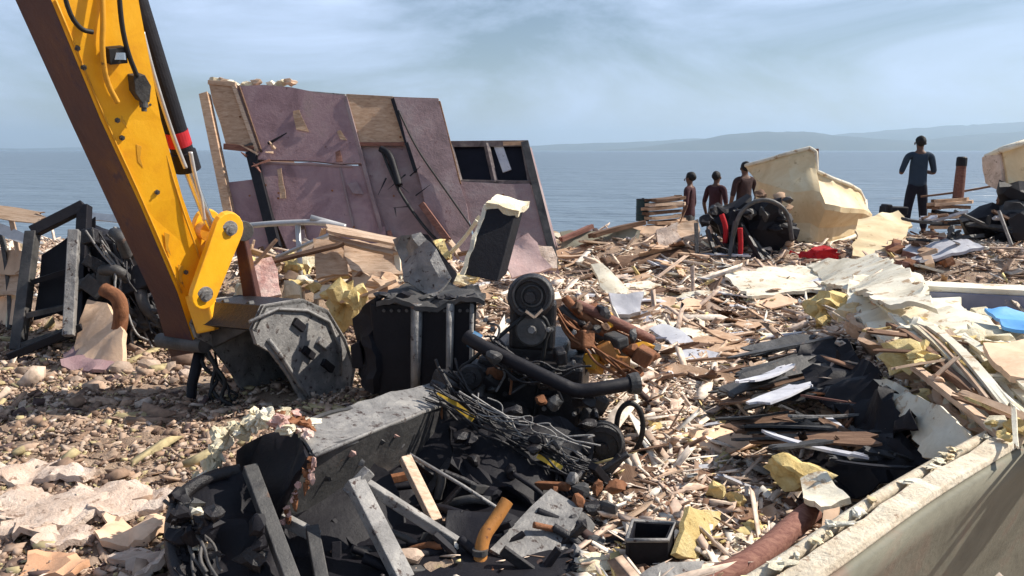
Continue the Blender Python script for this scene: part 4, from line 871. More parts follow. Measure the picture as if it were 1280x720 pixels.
part('bent_hose', MB().tube(smooth([P(130, 362, 6.0), P(150, 372, 5.95), P(152, 400, 5.95), P(144, 428, 5.95)]), .055, 10), rust, jm)
sheet('pale_slab', [P(114, 378, 6.3), P(140, 384, 6.2), P(162, 420, 5.9), P(160, 458, 5.8), P(100, 462, 5.75), P(96, 436, 6.0)], cardb, 'smooth pinkish slab leaning below the black frame', 'slab', .05, .05, 2.5, .015, 54)
sheet('maroon_sheet', [P(78, 440, 6.0), P(118, 430, 6.0), P(160, 462, 5.7), P(120, 472, 5.6), P(80, 464, 5.7)], purple, 'crumpled dark maroon sheet on the ground under the black frame', 'sheet', .03, .08, 4, .02, 55)
for i, (a, b_, w_, m_, lb_) in enumerate([((-20, 262), (62, 274), .12, wood, 'pale top rail of the timber stack at the left edge'), ((-20, 277), (60, 312), .09, pipe_m, 'grey metal pipe sloping at the left edge'), ((12, 262), (40, 430), .10, wood, 'pale leaning post behind the black frame'),
    ((0, 285), (14, 420), .10, dsteel, 'grey leaning post at the far left edge'), ((30, 300), (8, 440), .08, foamp, 'cream leaning strip beside the black frame'), ((-20, 325), (40, 330), .22, cardb, 'wide tan board at the left edge, highest of three'),
    ((-20, 355), (40, 352), .24, wood, 'wide pale board at the left edge, middle of three'), ((-20, 385), (30, 392), .24, cardb, 'wide tan board at the left edge, lowest of three'), ((110, 270), (170, 274), .07, pipe_m, 'short grey rail behind the scrap tangle'),
    ((-20, 410), (40, 400), .12, woodd, 'dark board at the foot of the left stack'), ((120, 285), (176, 320), .06, blk, 'black bar slanting above the scrap tangle')]):
    plank('leaning_board', P(*a, 7.1+.05*i), P(*b_, 7.2-.05*i), w_, .03, m_, lb_, 'board', None, 1.2)
for i, (x, y, s_, m_) in enumerate([(152, 462, .10, stone), (186, 460, .11, stone), (214, 462, .09, stone), (120, 478, .07, stone), (95, 476, .06, stone), (232, 470, .08, slabm), (60, 470, .05, stone), (30, 465, .07, stone)]):
    c_ = GT(x, y, .02); solo('beach_stone', MB().chunk(c_, (s_, s_*.8, s_*.65), 600+i, 2, .3), m_, 'rounded tan stone in the row at the foot of the left wreckage', 'stone', 'stones below the left wreckage')
# pale slabs bottom left
for i, (pp, m_, lb_) in enumerate([
    ([(-15, 640), (40, 612), (110, 616), (150, 640), (90, 662), (20, 668)], slabm, 'broad pale broken slab at the left edge in front of the shadow'),
    ([(95, 612), (170, 610), (222, 622), (205, 644), (150, 652), (110, 640)], slabm, 'pale broken slab beside the rubber fender'),
    ([(20, 664), (70, 655), (120, 662), (110, 678), (40, 684)], slabm, 'small pale slab between the two broad ones and the orange one'),
    ([(130, 655), (190, 648), (205, 665), (160, 682), (120, 672)], cardb, 'thin tan slab right of the small pale slab'),
    ([(38, 698), (92, 694), (98, 730), (36, 732)], mat('orange_tan_slab', [(.52, .28, .16), (.64, .38, .23)], .9, 4, .3, 20), 'flat orange tan slab at the bottom left edge'),
    ([(-10, 590), (50, 582), (120, 592), (60, 606), (-10, 606)], slabm, 'flat tan slab just in front of the shadow at left'),
    ([(135, 700), (185, 690), (210, 712), (170, 735)], slabm, 'pale slab piece beside the bottom left of the fender')]):
    pts = [GT(x, y, .03+.012*(k % 3)) for k, (x, y) in enumerate(pp)]
    sheet('broken_slab', pts, m_, lb_, 'slab', .03, .05, 8, .05, 60+i, cuts=2, seglen=.06)

# ================================================================== HEAP IN FRONT OF THE CABIN WALL
rl = thing('pipe_railing', 'bent silver pipe railing standing in the heap before the cabin wall', 'railing', P(372, 385, 7.6))
part('top_rail', MB().tube(smooth([P(312, 282, 7.8), P(345, 279, 7.7), P(400, 277, 7.6), P(432, 284, 7.6)]), .028, 10), pipe_m, rl)
part('post', MB().tube([P(372, 279, 7.66), P(375, 330, 7.6), P(379, 388, 7.5)], .026, 10), pipe_m, rl)
part('post', MB().tube([P(395, 350, 7.4), P(396, 385, 7.35)], .022, 10), pipe_m, rl)
part('brace', MB().tube([P(345, 322, 7.6), P(395, 300, 7.6), P(425, 288, 7.6)], .018, 8), pipe_m, rl)
part('mid_rail', MB().tube([P(388, 272, 7.6), P(432, 284, 7.7)], .03, 8), pipe_m, rl)
hb = 'boards in the heap before the cabin wall'
sp_ = [((400, 284), (512, 306), .10, wood, 'long pale board sloping down from the railing to the grey sheet'), ((408, 296), (500, 318), .06, wood, 'thin pale board just under the long sloping one'),
    ((330, 330), (430, 305), .05, woodd, 'thin dark pole rising across the railing post'), ((405, 375), (455, 338), .05, woodd, 'dark stick rising right of the yellow foam in the heap'),
    ((560, 320), (600, 270), .07, foamp, 'cream slat leaning against the black hatch panel'), ((300, 350), (345, 300), .06, wood, 'pale slat left of the railing post'),
    ((495, 305), (500, 350), .05, creamw, 'upright white strip beside the crumpled grey sheet'), ((545, 300), (560, 330), .12, foam, 'yellowish board between grey sheet and hatch panel')]
for a, b_, w_, m_, lb_ in sp_: plank('heap_board', P(*a, 7.2), P(*b_, 7.0), w_, .03, m_, lb_, 'board', None, .5)
for i, (pp, m_, lb_) in enumerate([([(430, 302), (495, 306), (505, 345), (470, 352), (440, 340)], wood, 'big pale plywood sheet facing out of the heap'),
    ([(392, 300), (432, 305), (436, 345), (396, 350)], ply, 'brown plywood piece next to the railing post'), ([(310, 330), (340, 322), (352, 370), (318, 378)], pink, 'pinkish torn board at the left of the heap'),
    ([(440, 340), (480, 345), (488, 372), (446, 372)], cardb, 'tan board under the big pale plywood'), ([(620, 310), (660, 295), (690, 335), (640, 350)], mat('pink_board', [(.45, .30, .28), (.60, .44, .40)], .9, 4, .3), 'pinkish pale board leaning at the right foot of the cabin wall')]):
    sheet('plywood_sheet', [P(x, y, 7.3-(y-300)*.006+(.6 if x > 600 else 0)) for x, y in pp], m_, lb_, 'board', .03, .05, 3, .03, 80+i)
for i in range(46):
    x, y = rnd.uniform(300, 600), rnd.uniform(300, 372); Yv = 8.2-(y-300)*.017
    if 440 < x and y > 350: Yv = 6.0
    k = i % 4
    if k < 2: solo('foam_chunk', MB().chunk(P(x, y, Yv), (rnd.uniform(.06, .14), .09, rnd.uniform(.05, .10)), 700+i, 2, .8), [foam, foamp, creamw, foam][(i//4) % 4], 'torn foam chunk in the heap between railing and cabin wall', 'foam chunk', 'foam chunks in the heap')
    else:
        a = P(x, y, Yv); d_ = V((rnd.uniform(-.4, .4), rnd.uniform(-.1, .1), rnd.uniform(-.12, .22)))
        plank('splintered_board', a-d_, a+d_, rnd.uniform(.05, .16), .02, [wood, ply, woodd, wood, cardb][i % 5], 'splintered board in the heap between railing and cabin wall', 'board', hb, rnd.uniform(-1, 1))
solo('foam_chunk', MB().chunk(P(433, 378, 6.6), (.15, .12, .20), 790, 3, .9), foam, 'big yellow foam lump between the railing and the black tank', 'foam chunk')
solo('foam_chunk', MB().chunk(P(536, 322, 5.6), (.09, .08, .12), 791, 3, .9), foam, 'pale yellow foam lump between crumpled sheet and hatch panel', 'foam chunk')
solo('brown_lump', MB().chunk(P(478, 352, 6.3), (.13, .1, .09), 792, 2, .7), ply, 'brown crumpled lump left of the crumpled grey sheet', 'lump')

# ================================================================== CENTRE BACK: LOGS, SLABS, BOX
def log(name, pts, r, m, lb, Yb):
    t = thing(name, lb, 'log', pts[0])
    part('trunk', MB().tube(smooth(pts, 2), r, 16), m, t); return t
log('fallen_log', [P(752, 338, 10.3), P(810, 334, 10.5), P(868, 322, 10.8)], .17, woodd, 'thick dark log lying in the middle distance behind the chips', 0)
log('fallen_log', [P(790, 318, 10.9), P(840, 312, 11), P(884, 308, 11.2)], .11, ply, 'brown log resting above the thick dark log', 0)
for i, (pp, m_, lb_, Yv) in enumerate([([(700, 292), (760, 288), (800, 290), (802, 318), (705, 330)], concr, 'wide tan slab leaning left of the logs', 11.2), ([(740, 292), (800, 283), (838, 286), (800, 300)], cardb, 'flat pinkish slab lying on the wide tan one', 11.4),
     ([(738, 336), (752, 334), (792, 372), (760, 374)], creamw, 'white pointed slab leaning in front of the logs', 8.9), ([(760, 372), (805, 368), (800, 392), (768, 398)], greysh, 'pale blue grey panel below the white pointed slab', 8.0),
     ([(838, 280), (872, 276), (880, 320), (845, 325)], wood, 'pale splintered panel standing beside the distant box', 11.2), ([(820, 288), (846, 280), (852, 318), (826, 322)], slabm, 'narrow pale slab left of the splintered panel', 11.0),
     ([(660, 305), (690, 312), (696, 340), (664, 340)], slabm, 'pale slab at the right corner of the cabin wall', 9.4)]):
    sheet('leaning_slab', [P(x, y, Yv-(y-300)*.008) for x, y in pp], m_, lb_, 'slab', .05, .06, 2.5, .03, 100+i)
plank('timber', P(735, 296, 11), P(812, 277, 11.3), .12, .06, woodd, 'dark timber sloping above the tan slab', 'timber'); plank('timber', P(700, 300, 11), P(742, 282, 11.3), .08, .06, woodr, 'short red brown timber above the left end of the tan slab', 'timber')
for i in range(7): plank('stacked_board', P(806+rnd.uniform(-3, 4), 251+i*5.5, 12), P(856+rnd.uniform(-5, 8), 248+i*5+rnd.uniform(-3, 3), 12.3), .16, .045, [woodd, wood, ply][i % 3], 'board in the small stack beside the dark drum', 'board', 'boards stacked beside the dark drum')
dr = thing('oil_drum', 'small dark green drum standing at the water left of the people', 'drum', P(803, 276, 12.2))
part('drum_body', MB().lathe(P(803, 276, 12.2), (0, 0, 1), [(0, .10), (.1, .10), (.105, .107), (.12, .10), (.2, .10), (.205, .107), (.22, .10), (.32, .10), (.325, .107)], 20), mat('dark_green_paint', [(.01, .03, .035), (.02, .05, .05)], .5, 6), dr)
part('drum_lid', MB().lathe(P(803, 276, 12.2)+V((0, 0, .325)), (0, 0, 1), [(0, .10), (.008, .10), (.008, .02), (.02, .02)], 20), blk, dr)

# ================================================================== BLACK BUNDLE AND CREAM HULL PIECE
rr = random.Random(77)
bb = thing('black_hulk', 'big black tarpaulin-wrapped machine with red straps before the cream hull piece', 'machine', P(935, 330, 11))
part('wrapped_body', MB().chunk(P(955, 282, 11.1), (.46, .36, .48), 81, 3, .5, 8), blk, bb)
part('wrapped_body', MB().chunk(P(908, 275, 11.2), (.30, .25, .36), 82, 3, .6, 8), blk, bb)
part('hood_arch', MB().tube(smooth([P(915, 300, 10.7), P(925, 262, 10.65), P(955, 246, 10.6), P(985, 262, 10.65), P(990, 300, 10.7)]), .03, 8), dsteel, bb)
part('red_strap', MB().tube(smooth([P(902, 268, 10.8), P(908, 285, 10.75), P(906, 305, 10.8)]), .035, 8), cloth_r, bb)
part('red_strap', MB().tube(smooth([P(925, 285, 10.6), P(926, 305, 10.6), P(925, 326, 10.6)]), .035, 8), cloth_r, bb)
for i in range(12): part('scrap_bar', MB().bar(P(870+i*7, 318+rnd.uniform(-45, 5), 10.8), P(880+i*7+rnd.uniform(-20, 20), 332+rnd.uniform(-8, 6), 10.5), .05, .04), [blk2, dsteel, blk2][i % 3], bb)
for i in range(7): part('lump', MB().chunk(P(985+rnd.uniform(-6, 6), 250+i*11, 10.9), (.07, .07, .07), 830+i, 1, .5), [dsteel, ply, creamw, blk2][i % 4], bb)
for i in range(22): part('lump', MB().chunk(P(rr.uniform(872, 992), rr.uniform(262, 332), 10.8+rr.uniform(-.1, .3)), (rr.uniform(.05, .14), .1, rr.uniform(.04, .12)), 1700+i, 2, .5, 6), [blk, blk2, dsteel, blk, woodd, blk][i % 6], bb)
part('brown_top', MB().chunk(P(951, 243, 11), (.09, .08, .07), 850, 2, .5), woodd, bb); part('brown_top', MB().chunk(P(975, 247, 11.2), (.09, .08, .09), 851, 2, .5), ply, bb)
sheet('red_cloth', [GT(982, 316, .10), GT(1012, 322, .16), GT(1047, 326, .10), GT(1046, 318, .22), GT(1010, 314, .2)], cloth_r, 'bright red cloth lying at the foot of the cream hull piece', 'cloth', .03, .12, 4, .03, 86, cuts=3)
solo('red_cloth_bundle', MB().chunk(P(1027, 317, 10.4), (.22, .12, .09), 87, 3, .6), cloth_r, 'crumpled red bundle in front of the cream hull piece', 'cloth')
ch = thing('hull_fragment', 'large curved cream fibreglass bow fragment standing behind the black hulk', 'hull fragment', P(1020, 308, 12))
top = [(932, 207, 12.9), (958, 200, 12.5), (985, 192, 12.2), (1012, 185, 12.1), (1020, 190, 12.05), (1021, 214, 12.0), (1040, 223, 12.0), (1062, 231, 12.2), (1074, 238, 12.6), (1080, 250, 13.1)]
bot = [(945, 250, 12.9), (960, 275, 12.5), (980, 305, 12.0), (998, 309, 11.8), (1010, 309, 11.7), (1022, 308, 11.7), (1040, 304, 11.8), (1058, 299, 12.1), (1071, 294, 12.5), (1080, 288, 13.0)]
rs_ = lambda q: [P(*q[i]).lerp(P(*q[i+1]), j/4) for i in range(len(q)-1) for j in range(4)]+[P(*q[-1])]
top = rs_(top); bot = rs_(bot); k_ = 12; vs_ = []
for a, b_ in zip(top, bot):
    for j in range(k_+1):
        s_ = j/k_; p = a.lerp(b_, s_); p.y -= .30*max(0, 1-abs(s_-.45)/.3)+.05*math.sin(s_*math.pi); p.z += .02*noise.noise(p*3); p.y += .03*noise.noise(p*6); vs_.append(p)
mb = MB().add(vs_, [(i*(k_+1)+j, i*(k_+1)+j+1, (i+1)*(k_+1)+j+1, (i+1)*(k_+1)+j) for i in range(len(top)-1) for j in range(k_)], True)
hs_ = part('shell', mb, cream, ch); hs_.data.set_sharp_from_angle(angle=R(22)); so = hs_.modifiers.new('solid', 'SOLIDIFY'); so.thickness = .05
part('top_edge', MB().tube(top, .03, 8), creamw, ch); part('end_flange', MB().tube([top[-1], P(1082, 268, 13.05), bot[-1]], .05, 8), creamw, ch)
part('bottom_flange', MB().tube(bot, .035, 8), creamw, ch)
part('wooden_knee', MB().chunk(P(1007, 196, 12.2), (.09, .1, .13), 90, 2, .4), ply, ch)
solid('mooring_post', (P(1018, 216, 12.4), P(1018, 186, 12.4)), .10, .10, woodr, 'dark red wooden stub on top of the cream hull fragment', 'post')
h2 = thing('hull_fragment', 'cream hull fragment cut off by the right edge above a dark heap', 'hull fragment', P(1270, 245, 10.5))
for pp, m_ in (([(1250, 186), (1300, 172), (1340, 180), (1340, 250), (1285, 246), (1258, 238)], cream), ([(1233, 196), (1252, 188), (1260, 240), (1238, 228)], slabm)):
    part('shell', sheetmesh([P(x, y, 10.3+(1260-x)*.012*(1 if x < 1255 else 0)) for x, y in pp], .06, .06, 1.6, .015, 91, 3, .2), m_, h2)
part('top_edge', MB().tube([P(1233, 196, 10.6), P(1255, 186, 10.3), P(1300, 172, 10.3)], .04, 8), creamw, h2)
for i, (pp, m_, lb_, Yv) in enumerate([([(1072, 276), (1122, 266), (1140, 285), (1112, 330), (1064, 325)], cream, 'cream flat hull plate leaning right of the bow fragment', 10.6), ([(1010, 335), (1100, 322), (1140, 345), (1170, 385), (1100, 375), (1030, 355)], creamw, 'large pale fibreglass sheet sloping down to the torn ridge', 8.4),
     ([(900, 345), (1000, 335), (1060, 350), (1040, 365), (940, 375)], creamw, 'flat pale greenish sheet on the ground before the red cloth', 9), ([(1125, 310), (1195, 300), (1230, 312), (1150, 330)], greysh, 'pale sheet lying at the feet of the standing man', 10.8), ([(1000, 352), (1040, 345), (1062, 358), (1020, 366)], greysh, 'small whitish sheet left of the sloping fibreglass sheet', 8.6)]):
    pts = [P(x, y, Yv-(y-300)*.02) if i == 0 else GT(x, y, .05+.03*(k % 2)+(.25 if i == 1 and x > 1090 else 0)) for k, (x, y) in enumerate(pp)]
    sheet('fibreglass_sheet', pts, m_, lb_, 'fibreglass', .035, .07, 1.8, .04, 110+i)

# ================================================================== RIGHT: GUNWALE, BLUE TARP, DARK HEAP
gw = thing('boat_gunwale', 'white topped boat side with blue grey planking lying at the right edge', 'boat side', G(1230, 385, .3))
a, b_ = G(1150, 357, .58), G(1345, 366, .60)
part('top_plank', MB().bar(a, b_, .26, .04, up=(0, 0, 1)), creamw, gw, .006)
part('side_plank', MB().bar(a+V((0, -.15, -.12)), b_+V((0, -.15, -.12)), .04, .20, up=(0, 0, 1)), mat('blue_grey_paint', [(.14, .15, .20), (.22, .23, .30)], .6, 3, .2, 14, spot=(.35, .33, .30), spotpos=.64), gw, .004)
part('rub_rail', MB().bar(a+V((0, -.18, -.22)), b_+V((0, -.18, -.22)), .04, .03, up=(0, 0, 1)), greysh, gw, .004)
sheet('blue_tarpaulin', [G(1230, 391, .62), G(1345, 396, .62), G(1345, 418, .60), G(1256, 410, .60)], bluem, 'bright blue tarpaulin scrap at the right edge below the boat side', 'tarpaulin', .02, .05, 5, .02, 121)
rd = 'scrap in the dark heap at the right edge'
for i in range(16):
    x, y = rnd.uniform(1222, 1290), rnd.uniform(245, 335)
    solo('black_bundle', MB().chunk(P(x, y, 10+rnd.uniform(-.2, .5)), (rnd.uniform(.14, .28), .2, rnd.uniform(.12, .24)), 900+i, 2, .5), [blk, char, blk, blk, dsteel][i % 5], 'black crumpled bundle in the heap under the cream fragment at the right edge', 'bundle', rd)
for i in range(34):
    x, y = rnd.uniform(1150, 1290), rnd.uniform(270, 348); c_ = P(x, y, 9.7); d_ = V((rnd.uniform(-.3, .3), rnd.uniform(-.1, .1), rnd.uniform(-.12, .12)))
    plank('dark_lath', c_-d_, c_+d_, rnd.uniform(.03, .09), .03, [blk, char, woodd, dsteel, wood, greysh, char][i % 7], 'narrow lath in the dark heap behind the white topped boat side', 'lath', 'laths behind the boat side', rnd.uniform(-1, 1))
for i in range(22):
    x, y = rnd.uniform(1112, 1185), rnd.uniform(296, 335)
    solo('brick', MB().box(GT(x, y, .05), (.2, .1, .09), Euler((rnd.uniform(-.4, .4), rnd.uniform(-.4, .4), rnd.uniform(0, 3))).to_matrix()), [rust, ply, woodr, cardb][i % 4], 'broken brown brick in the pile left of the dark heap', 'brick', 'broken bricks left of the dark heap', .006)
plank('bent_rod', P(1248, 262, 9.6), P(1282, 348, 9.3), .03, .03, gsteel, 'thin grey rod leaning down the dark heap at the right', 'rod'); plank('bent_rod', P(1262, 305, 9.5), P(1236, 345, 9.3), .025, .03, greysh, 'short pale rod crossing at the foot of the dark heap', 'rod')
mp_ = thing('mooring_post', 'lone dark red wooden post standing by the water right of the man', 'post', P(1197, 252, 13.2))
part('post', MB().lathe(P(1197, 252, 13.2), (.01, 0, 1), [(0, .085), (.40, .08), (.58, .075)], 14), woodr, mp_); part('post_cap', MB().lathe(P(1197, 252, 13.2)+V((.006, 0, .58)), (0, 0, 1), [(0, .082), (.13, .08), (.15, .06)], 14), blk, mp_)
for i in range(9): plank('stacked_board', P(1162+rnd.uniform(-4, 4), 252+i*4, 13), P(1212+rnd.uniform(-8, 8), 250+i*4+rnd.uniform(-3, 5), 13.2), .18, .05, [ply, wood, woodd, blk][i % 4], 'board in the low stack behind the man and below the lone post', 'board', 'boards stacked below the lone post')
solo('dark_block', MB().box(P(1117, 263, 13.4), (.42, .2, .14), Euler((0, .05, .2)).to_matrix()).box(P(1108, 262, 13.35), (.1, .24, .18)), blk, 'flat black block on the shore just left of the man', 'block', None, .02)
plank('thin_pole', P(1150, 246, 13.3), P(1262, 228, 13.2), .03, .03, woodd, 'thin dark pole running from the man towards the right hull fragment', 'pole')

# ================================================================== PEOPLE
skin = mat('brown_skin', [(.09, .045, .03), (.14, .075, .05)], .6, 6, .05); hair = mat('black_hair', [(.006, .005, .005), (.012, .01, .01)], .7, 30, .3)
def skinmesh(name, J, Eg, m, parent, root=0, lv=1):
    me = bpy.data.meshes.new(name); off = rootloc(parent); me.from_pydata([V(p[:3]) for p in J], Eg, []); me.update()
    o = bpy.data.objects.new(name, me); COL.objects.link(o); o.parent = parent
    s = o.modifiers.new('skin', 'SKIN'); s.use_smooth_shade = True; s.branch_smoothing = .4
    for i, p in enumerate(J):
        d = me.skin_vertices[0].data[i]; r = p[3]; d.radius = r if isinstance(r, tuple) else (r, r); d.use_root = (i == root)
    su = o.modifiers.new('sub', 'SUBSURF'); su.levels = lv; su.render_levels = lv+1
    me.materials.append(m); return o
def person(label, loc, rz, shirt, trousers, H=1.7, lean=0., phone=True, hat=False, group=None):
    s = H/1.7; t = thing('person', label, 'person', loc, group); t.rotation_euler = (lean, 0, rz); t.scale = (s, s, s)
    def q(x, y, z, r): return (x, y, z, r)
    # facing +y ; feet at 0
    hands = [(-.16, .33, 1.12), (.16, .33, 1.12)] if phone else [(-.26, .08, .80), (.26, .10, .82)]
    elb = [(-.27, .04, 1.09), (.27, .04, 1.09)] if phone else [(-.27, -.02, 1.08), (.27, -.02, 1.08)]
    J = [q(0, 0, .93, (.15, .11)), q(0, .01, 1.12, (.135, .10)), q(0, 0, 1.30, (.16, .11)), q(0, -.01, 1.42, (.09, .075)), q(0, .0, 1.49, .052), q(0, .015, 1.56, (.068, .075)), q(0, .015, 1.63, (.074, .088)), q(0, .005, 1.69, (.05, .06)),
         q(-.09, 0, .86, .095), q(-.12, .02, .48, .062), q(-.14, -.01, .09, .042), q(-.15, .12, .035, .038), q(.09, 0, .86, .095), q(.13, .03, .48, .062), q(.17, .02, .09, .042), q(.19, .15, .035, .038),
         q(-.18, 0, 1.39, .062), q(*elb[0], .042), q(*hands[0], .028), q(.18, 0, 1.39, .062), q(*elb[1], .042), q(*hands[1], .028)]
    Eg = [(0, 1), (1, 2), (2, 3), (3, 4), (4, 5), (5, 6), (6, 7), (0, 8), (8, 9), (9, 10), (10, 11), (0, 12), (12, 13), (13, 14), (14, 15), (3, 16), (16, 17), (17, 18), (3, 19), (19, 20), (20, 21)]
    # palms and fingers
    for k, hi in ((-1, 18), (1, 21)):
        h = V(J[hi][:3]); d = (V((-.15*k, .8, .3)) if phone else V((0, .2, -1))).normalized(); sd = (V((0, 0, 1)) if phone else V((0, 1, .2))).normalized()
        b0 = len(J); p = h+d*.06; J.append((*p, .026)); Eg.append((hi, b0))
        for f, (o_, ln) in enumerate(((-.028, .06), (-.010, .075), (.010, .07), (.026, .055))):
            a = p+sd*o_+d*.03; c = a+d*ln*.55+V((-.012*k, 0, 0)); e = c+d*ln*.45+V((-.025*k, 0, 0)); n0 = len(J)
            J += [(*a, .009), (*c, .0085), (*e, .007)]; Eg += [(b0, n0), (n0, n0+1), (n0+1, n0+2)]
        a = h+d*.03+sd*.035; c = a+d*.03+sd*.02+V((-.01*k, 0, 0)); n0 = len(J); J += [(*a, .011), (*c, .009)]; Eg += [(hi, n0), (n0, n0+1)]
    body = skinmesh('body', J, Eg, skin, t)
    Js = [q(0, 0, .84, (.17, .13)), q(0, 0, .90, (.168, .128)), q(0, .01, 1.10, (.155, .12)), q(0, 0, 1.30, (.18, .13)), q(0, -.01, 1.43, (.10, .085))]+[q(-.185, 0, 1.385, .068), q(*[(a+b)/2 for a, b in zip((-.19, 0, 1.385), elb[0])], .056), q(*elb[0], .050), q(.185, 0, 1.385, .068), q(*[(a+b)/2 for a, b in zip((.19, 0, 1.385), elb[1])], .056), q(*elb[1], .050)]
    skinmesh('shirt', Js, [(0, 1), (1, 2), (2, 3), (3, 4), (4, 5), (5, 6), (6, 7), (4, 8), (8, 9), (9, 10)], shirt, t)
    Jt = [q(0, 0, 1.0, (.155, .118)), q(0, 0, .88, (.165, .125)), q(-.09, 0, .80, .105), q(-.12, .02, .48, .078), q(-.14, -.01, .10, .062), q(.09, 0, .80, .105), q(.13, .03, .48, .078), q(.17, .02, .10, .062)]
    skinmesh('trousers', Jt, [(0, 1), (1, 2), (2, 3), (3, 4), (1, 5), (5, 6), (6, 7)], trousers, t)
    hm_ = MB(); hm_.chunk((0, -.016, 1.64), (.086, .102, .098), 3, 3, .12, 0)
    def lp(n, m_, mt, par=t):
        o = bpy.data.objects.new(n, m_.mesh(n)); COL.objects.link(o); o.parent = par; o.data.materials.append(mt); return o
    lp('hair', hm_, hair)
    for k in (-1, 1):
        lp('ear', MB().chunk((k*.088, .015, 1.60), (.014, .022, .032), 4, 1, .1, 0), skin); lp('eye', MB().chunk((k*.032, .098, 1.605), (.012, .008, .008), 5, 1, .0, 0), hair)
        x0 = -.145 if k < 0 else .18; lp('shoe', MB().chunk((x0, .07+(.03 if k > 0 else 0), .04), (.052, .135, .045), 6, 2, .1, 0), rubber)
    lp('nose', MB().chunk((0, .112, 1.575), (.014, .018, .022), 7, 1, .0, 0), skin); lp('mouth', MB().chunk((0, .100, 1.535), (.024, .006, .006), 8, 1, 0, 0), woodr)
    return t
sh_b = mat('dark_blue_shirt', [(.018, .035, .06), (.03, .05, .08)], .9, 5, 1.0, 7); sh_p = mat('dark_plum_shirt', [(.03, .02, .04), (.05, .03, .05)], .9, 5, 1.0, 7)
sh_r = mat('dark_red_shirt', [(.035, .012, .015), (.06, .02, .024)], .9, 5, 1.0, 7); tr_n = mat('navy_trousers', [(.006, .006, .014), (.012, .012, .022)], .9, 5, 1.0, 7); sh_g = mat('grey_shirt', [(.05, .05, .05), (.10, .10, .10)], .9, 5, 1.0, 7)
pz = gh(7.2, 14.2)
mn = person('man in dark blue shirt and navy trousers standing alone, back turned, facing the sea', (7.14, 14.2, gh(7.14, 14.2)), R(-12), sh_b, tr_n, 1.71)
o = MB().box((0, .44, 1.15), (.075, .012, .15)); ph = bpy.data.objects.new('mobile_phone', o.mesh('mobile_phone'))
COL.objects.link(ph); ph.location = mn.location; ph.rotation_euler = mn.rotation_euler; ph.data.materials.append(rubber); cprops(ph, 'small black phone held by the man standing alone at the shore', 'phone')
def stand(px, pytop, Y, H): # stand so the head top shows at the pixel
    p = P(px, pytop, Y); return (p.x, p.y, p.z-H)
person('person in dark red shirt behind the board stack, left of two standing by the water', stand(863, 217, 14.9, 1.60), R(60), sh_r, sh_g, 1.60, phone=False)
person('person in dark red shirt close to the black hulk, right of two by the water', stand(896, 216, 15.3, 1.60), R(-50), sh_r, sh_g, 1.60, phone=False)
person('person in brown shirt standing right behind the black hulk', stand(932, 204, 14.2, 1.62), R(20), mat('brown_shirt', [(.035, .018, .016), (.06, .032, .03)], .9, 5, 1.0, 7), tr_n, 1.62, phone=False)
person('person mostly cut off behind the hull fragment at the right edge', stand(1279, 177, 12.6, 1.66), R(10), sh_r, tr_n, 1.66, phone=False)

# ================================================================== SCATTERED BOARDS, CHUNKS AND STONES (copies)
def protos(n, fn): return [fn(i) for i in range(n)]
def pmesh(mb, m):
    me = mb.mesh('scrap'); me.materials.append(m)
    if mb.soft: me.set_sharp_from_angle(angle=R(mb.soft))
    return me
bset = [pmesh(plankmesh(rnd.uniform(.16, .62), rnd.uniform(.025, .13), rnd.uniform(.008, .02), i), [wood, cardb, ply, woodd, wood, greysh, wood, woodd, creamw][i % 9]) for i in range(18)]
cset = [pmesh(MB().chunk((0, 0, 0), (.05*rnd.uniform(.7, 1.4), .045, .03), 1000+i, 2, .8), [foam, foamp, creamw, slabm, foam, stone][i % 6]) for i in range(12)]
sset = [pmesh(MB().chunk((0, 0, 0), (.05, .042, .03), 1100+i, 2, .35), stone) for i in range(8)]
used = set()
def drop(name, meshes, n, xr, yr, label, cat, group, smin=.6, smax=1.4, tilt=.35, ok=None):
    k = 0; tries = 0
    while k < n and tries < n*40:
        tries += 1
        px, py = rnd.uniform(*xr), rnd.uniform(*yr)
        if ok and not ok(px, py): continue
        p = GT(px, py); me = rnd.choice(meshes)
        o = bpy.data.objects.new(name, me); COL.objects.link(o)
        s = rnd.uniform(smin, smax)*(1+max(0, p.y-5)*.05); o.scale = (s, s, s)
        o.location = p+V((0, 0, .012+.01*s)); o.rotation_euler = (rnd.gauss(0, tilt), rnd.gauss(0, tilt*.6), rnd.uniform(0, 6.3)); cprops(o, label, cat, group); k += 1
drop('broken_board', bset, 130, (745, 960), (345, 480), 'broken board lying in the chips between the engine and the cream hull piece', 'board', 'boards in the chip field behind the engine', ok=lambda x, y: x > 700+(y-345)*.8)
drop('broken_board', bset, 65, (770, 1000), (480, 715), 'broken board lying in the chips between the hose loop and the pale hull', 'board', 'boards in the chip field beside the hull', .4, 1.0, ok=lambda x, y: x < 900 or (y > 600 and x < 1400-y*.62))
drop('broken_board', bset, 45, (960, 1180), (318, 400), 'broken board among pale sheets between the red cloth and the torn ridge', 'board', 'boards among the pale sheets', .6, 1.2)
drop('foam_chunk', cset, 60, (745, 980), (345, 560), 'small foam or plaster chunk in the chips right of the engine', 'chunk', 'chunks in the chip field behind', .5, 1.3, ok=lambda x, y: x > 700+(y-345)*.6)
drop('foam_chunk', cset, 40, (760, 960), (560, 715), 'small foam or plaster chunk in the chips near the bottom of the photo', 'chunk', 'chunks in the chip field in front', .4, .9)
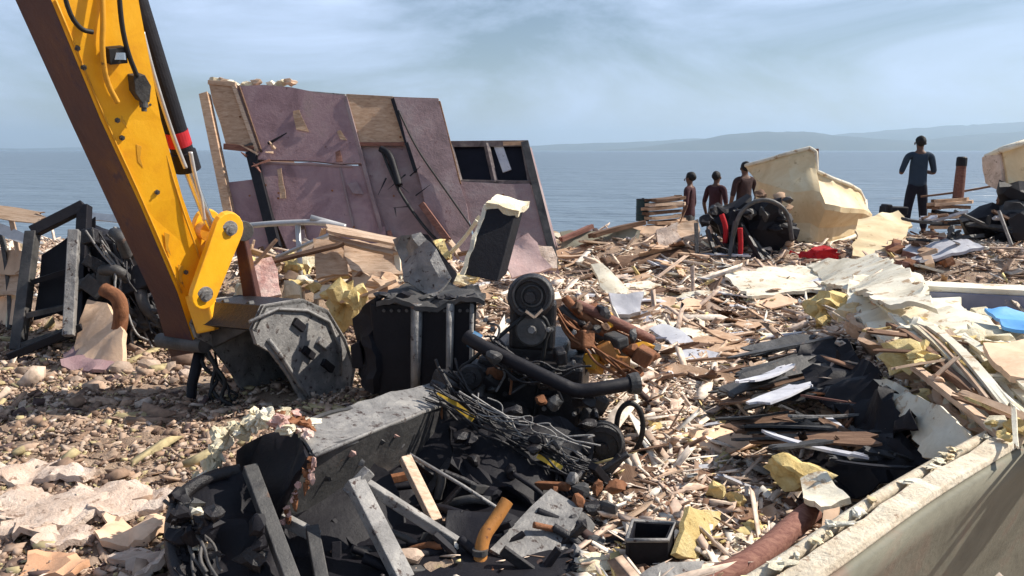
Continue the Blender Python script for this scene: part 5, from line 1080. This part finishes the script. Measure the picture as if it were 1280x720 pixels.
drop('beach_stone', sset, 110, (0, 245), (478, 600), 'tan stone on the open beach left of the excavator bucket', 'stone', 'stones on the open beach', .25, .9)
drop('beach_stone', sset, 60, (0, 215), (590, 718), 'tan stone among the pale slabs at the bottom left', 'stone', 'stones among the pale slabs', .2, .7)
drop('broken_board', bset, 30, (690, 900), (300, 345), 'board end lying around the logs in the middle distance', 'board', 'boards around the logs', .8, 1.5)
drop('broken_board', bset, 28, (560, 760), (330, 420), 'broken board in the strip behind the engine and in front of the logs', 'board', 'boards behind the engine', .7, 1.4)
for i in range(14):
    x, y = rnd.uniform(850, 1010), rnd.uniform(395, 470); a = GT(x, y, .04); d_ = V((rnd.uniform(.15, .42), rnd.uniform(0, .2), rnd.uniform(0, .05)))
    plank('long_lath', a-d_, a+d_, .035, .015, [wood, woodd, wood, greysh][i % 4], 'long thin lath at the left fringe of the dark heap', 'lath', 'laths at the fringe of the dark heap')

# larger flat pieces in the chip field, each of its own shape
for i in range(30):
    x, y = rnd.uniform(760, 1000), rnd.uniform(345, 470)
    if x < 735+(y-345)*.9: continue
    p = GT(x, y); w_, h_ = rnd.uniform(.12, .38), rnd.uniform(.08, .2); an = rnd.uniform(0, 3.1); e1 = V((math.cos(an), math.sin(an), rnd.uniform(-.1, .15))); e2 = V((-math.sin(an), math.cos(an), rnd.uniform(-.1, .1)))
    pts = [p+e1*a*w_+e2*b*h_+V((0, 0, .05)) for a, b in ((-1, -1), (.1, -1.2), (1, -.7), (.9, .9), (-.2, 1.1), (-1.1, .6))]
    sheet('flat_scrap', pts, [slabm, creamw, cardb, greysh, slabm, ply][i % 6], 'flat pale scrap of board in the chip field behind the engine', 'board scrap', .015, .03, 6, .03, 1800+i, 'flat scraps in the chip field')
for i in range(16):
    x, y = rnd.uniform(10, 225), rnd.uniform(480, 600); p = GT(x, y); s_ = rnd.uniform(.05, .12)
    solo('earth_clod', MB().chunk(p, (s_*1.6, s_, s_*.35), 1900+i, 3, .7, 3), sandm, 'low clod of tan earth on the beach left of the bucket', 'clod', 'earth clods on the open beach')
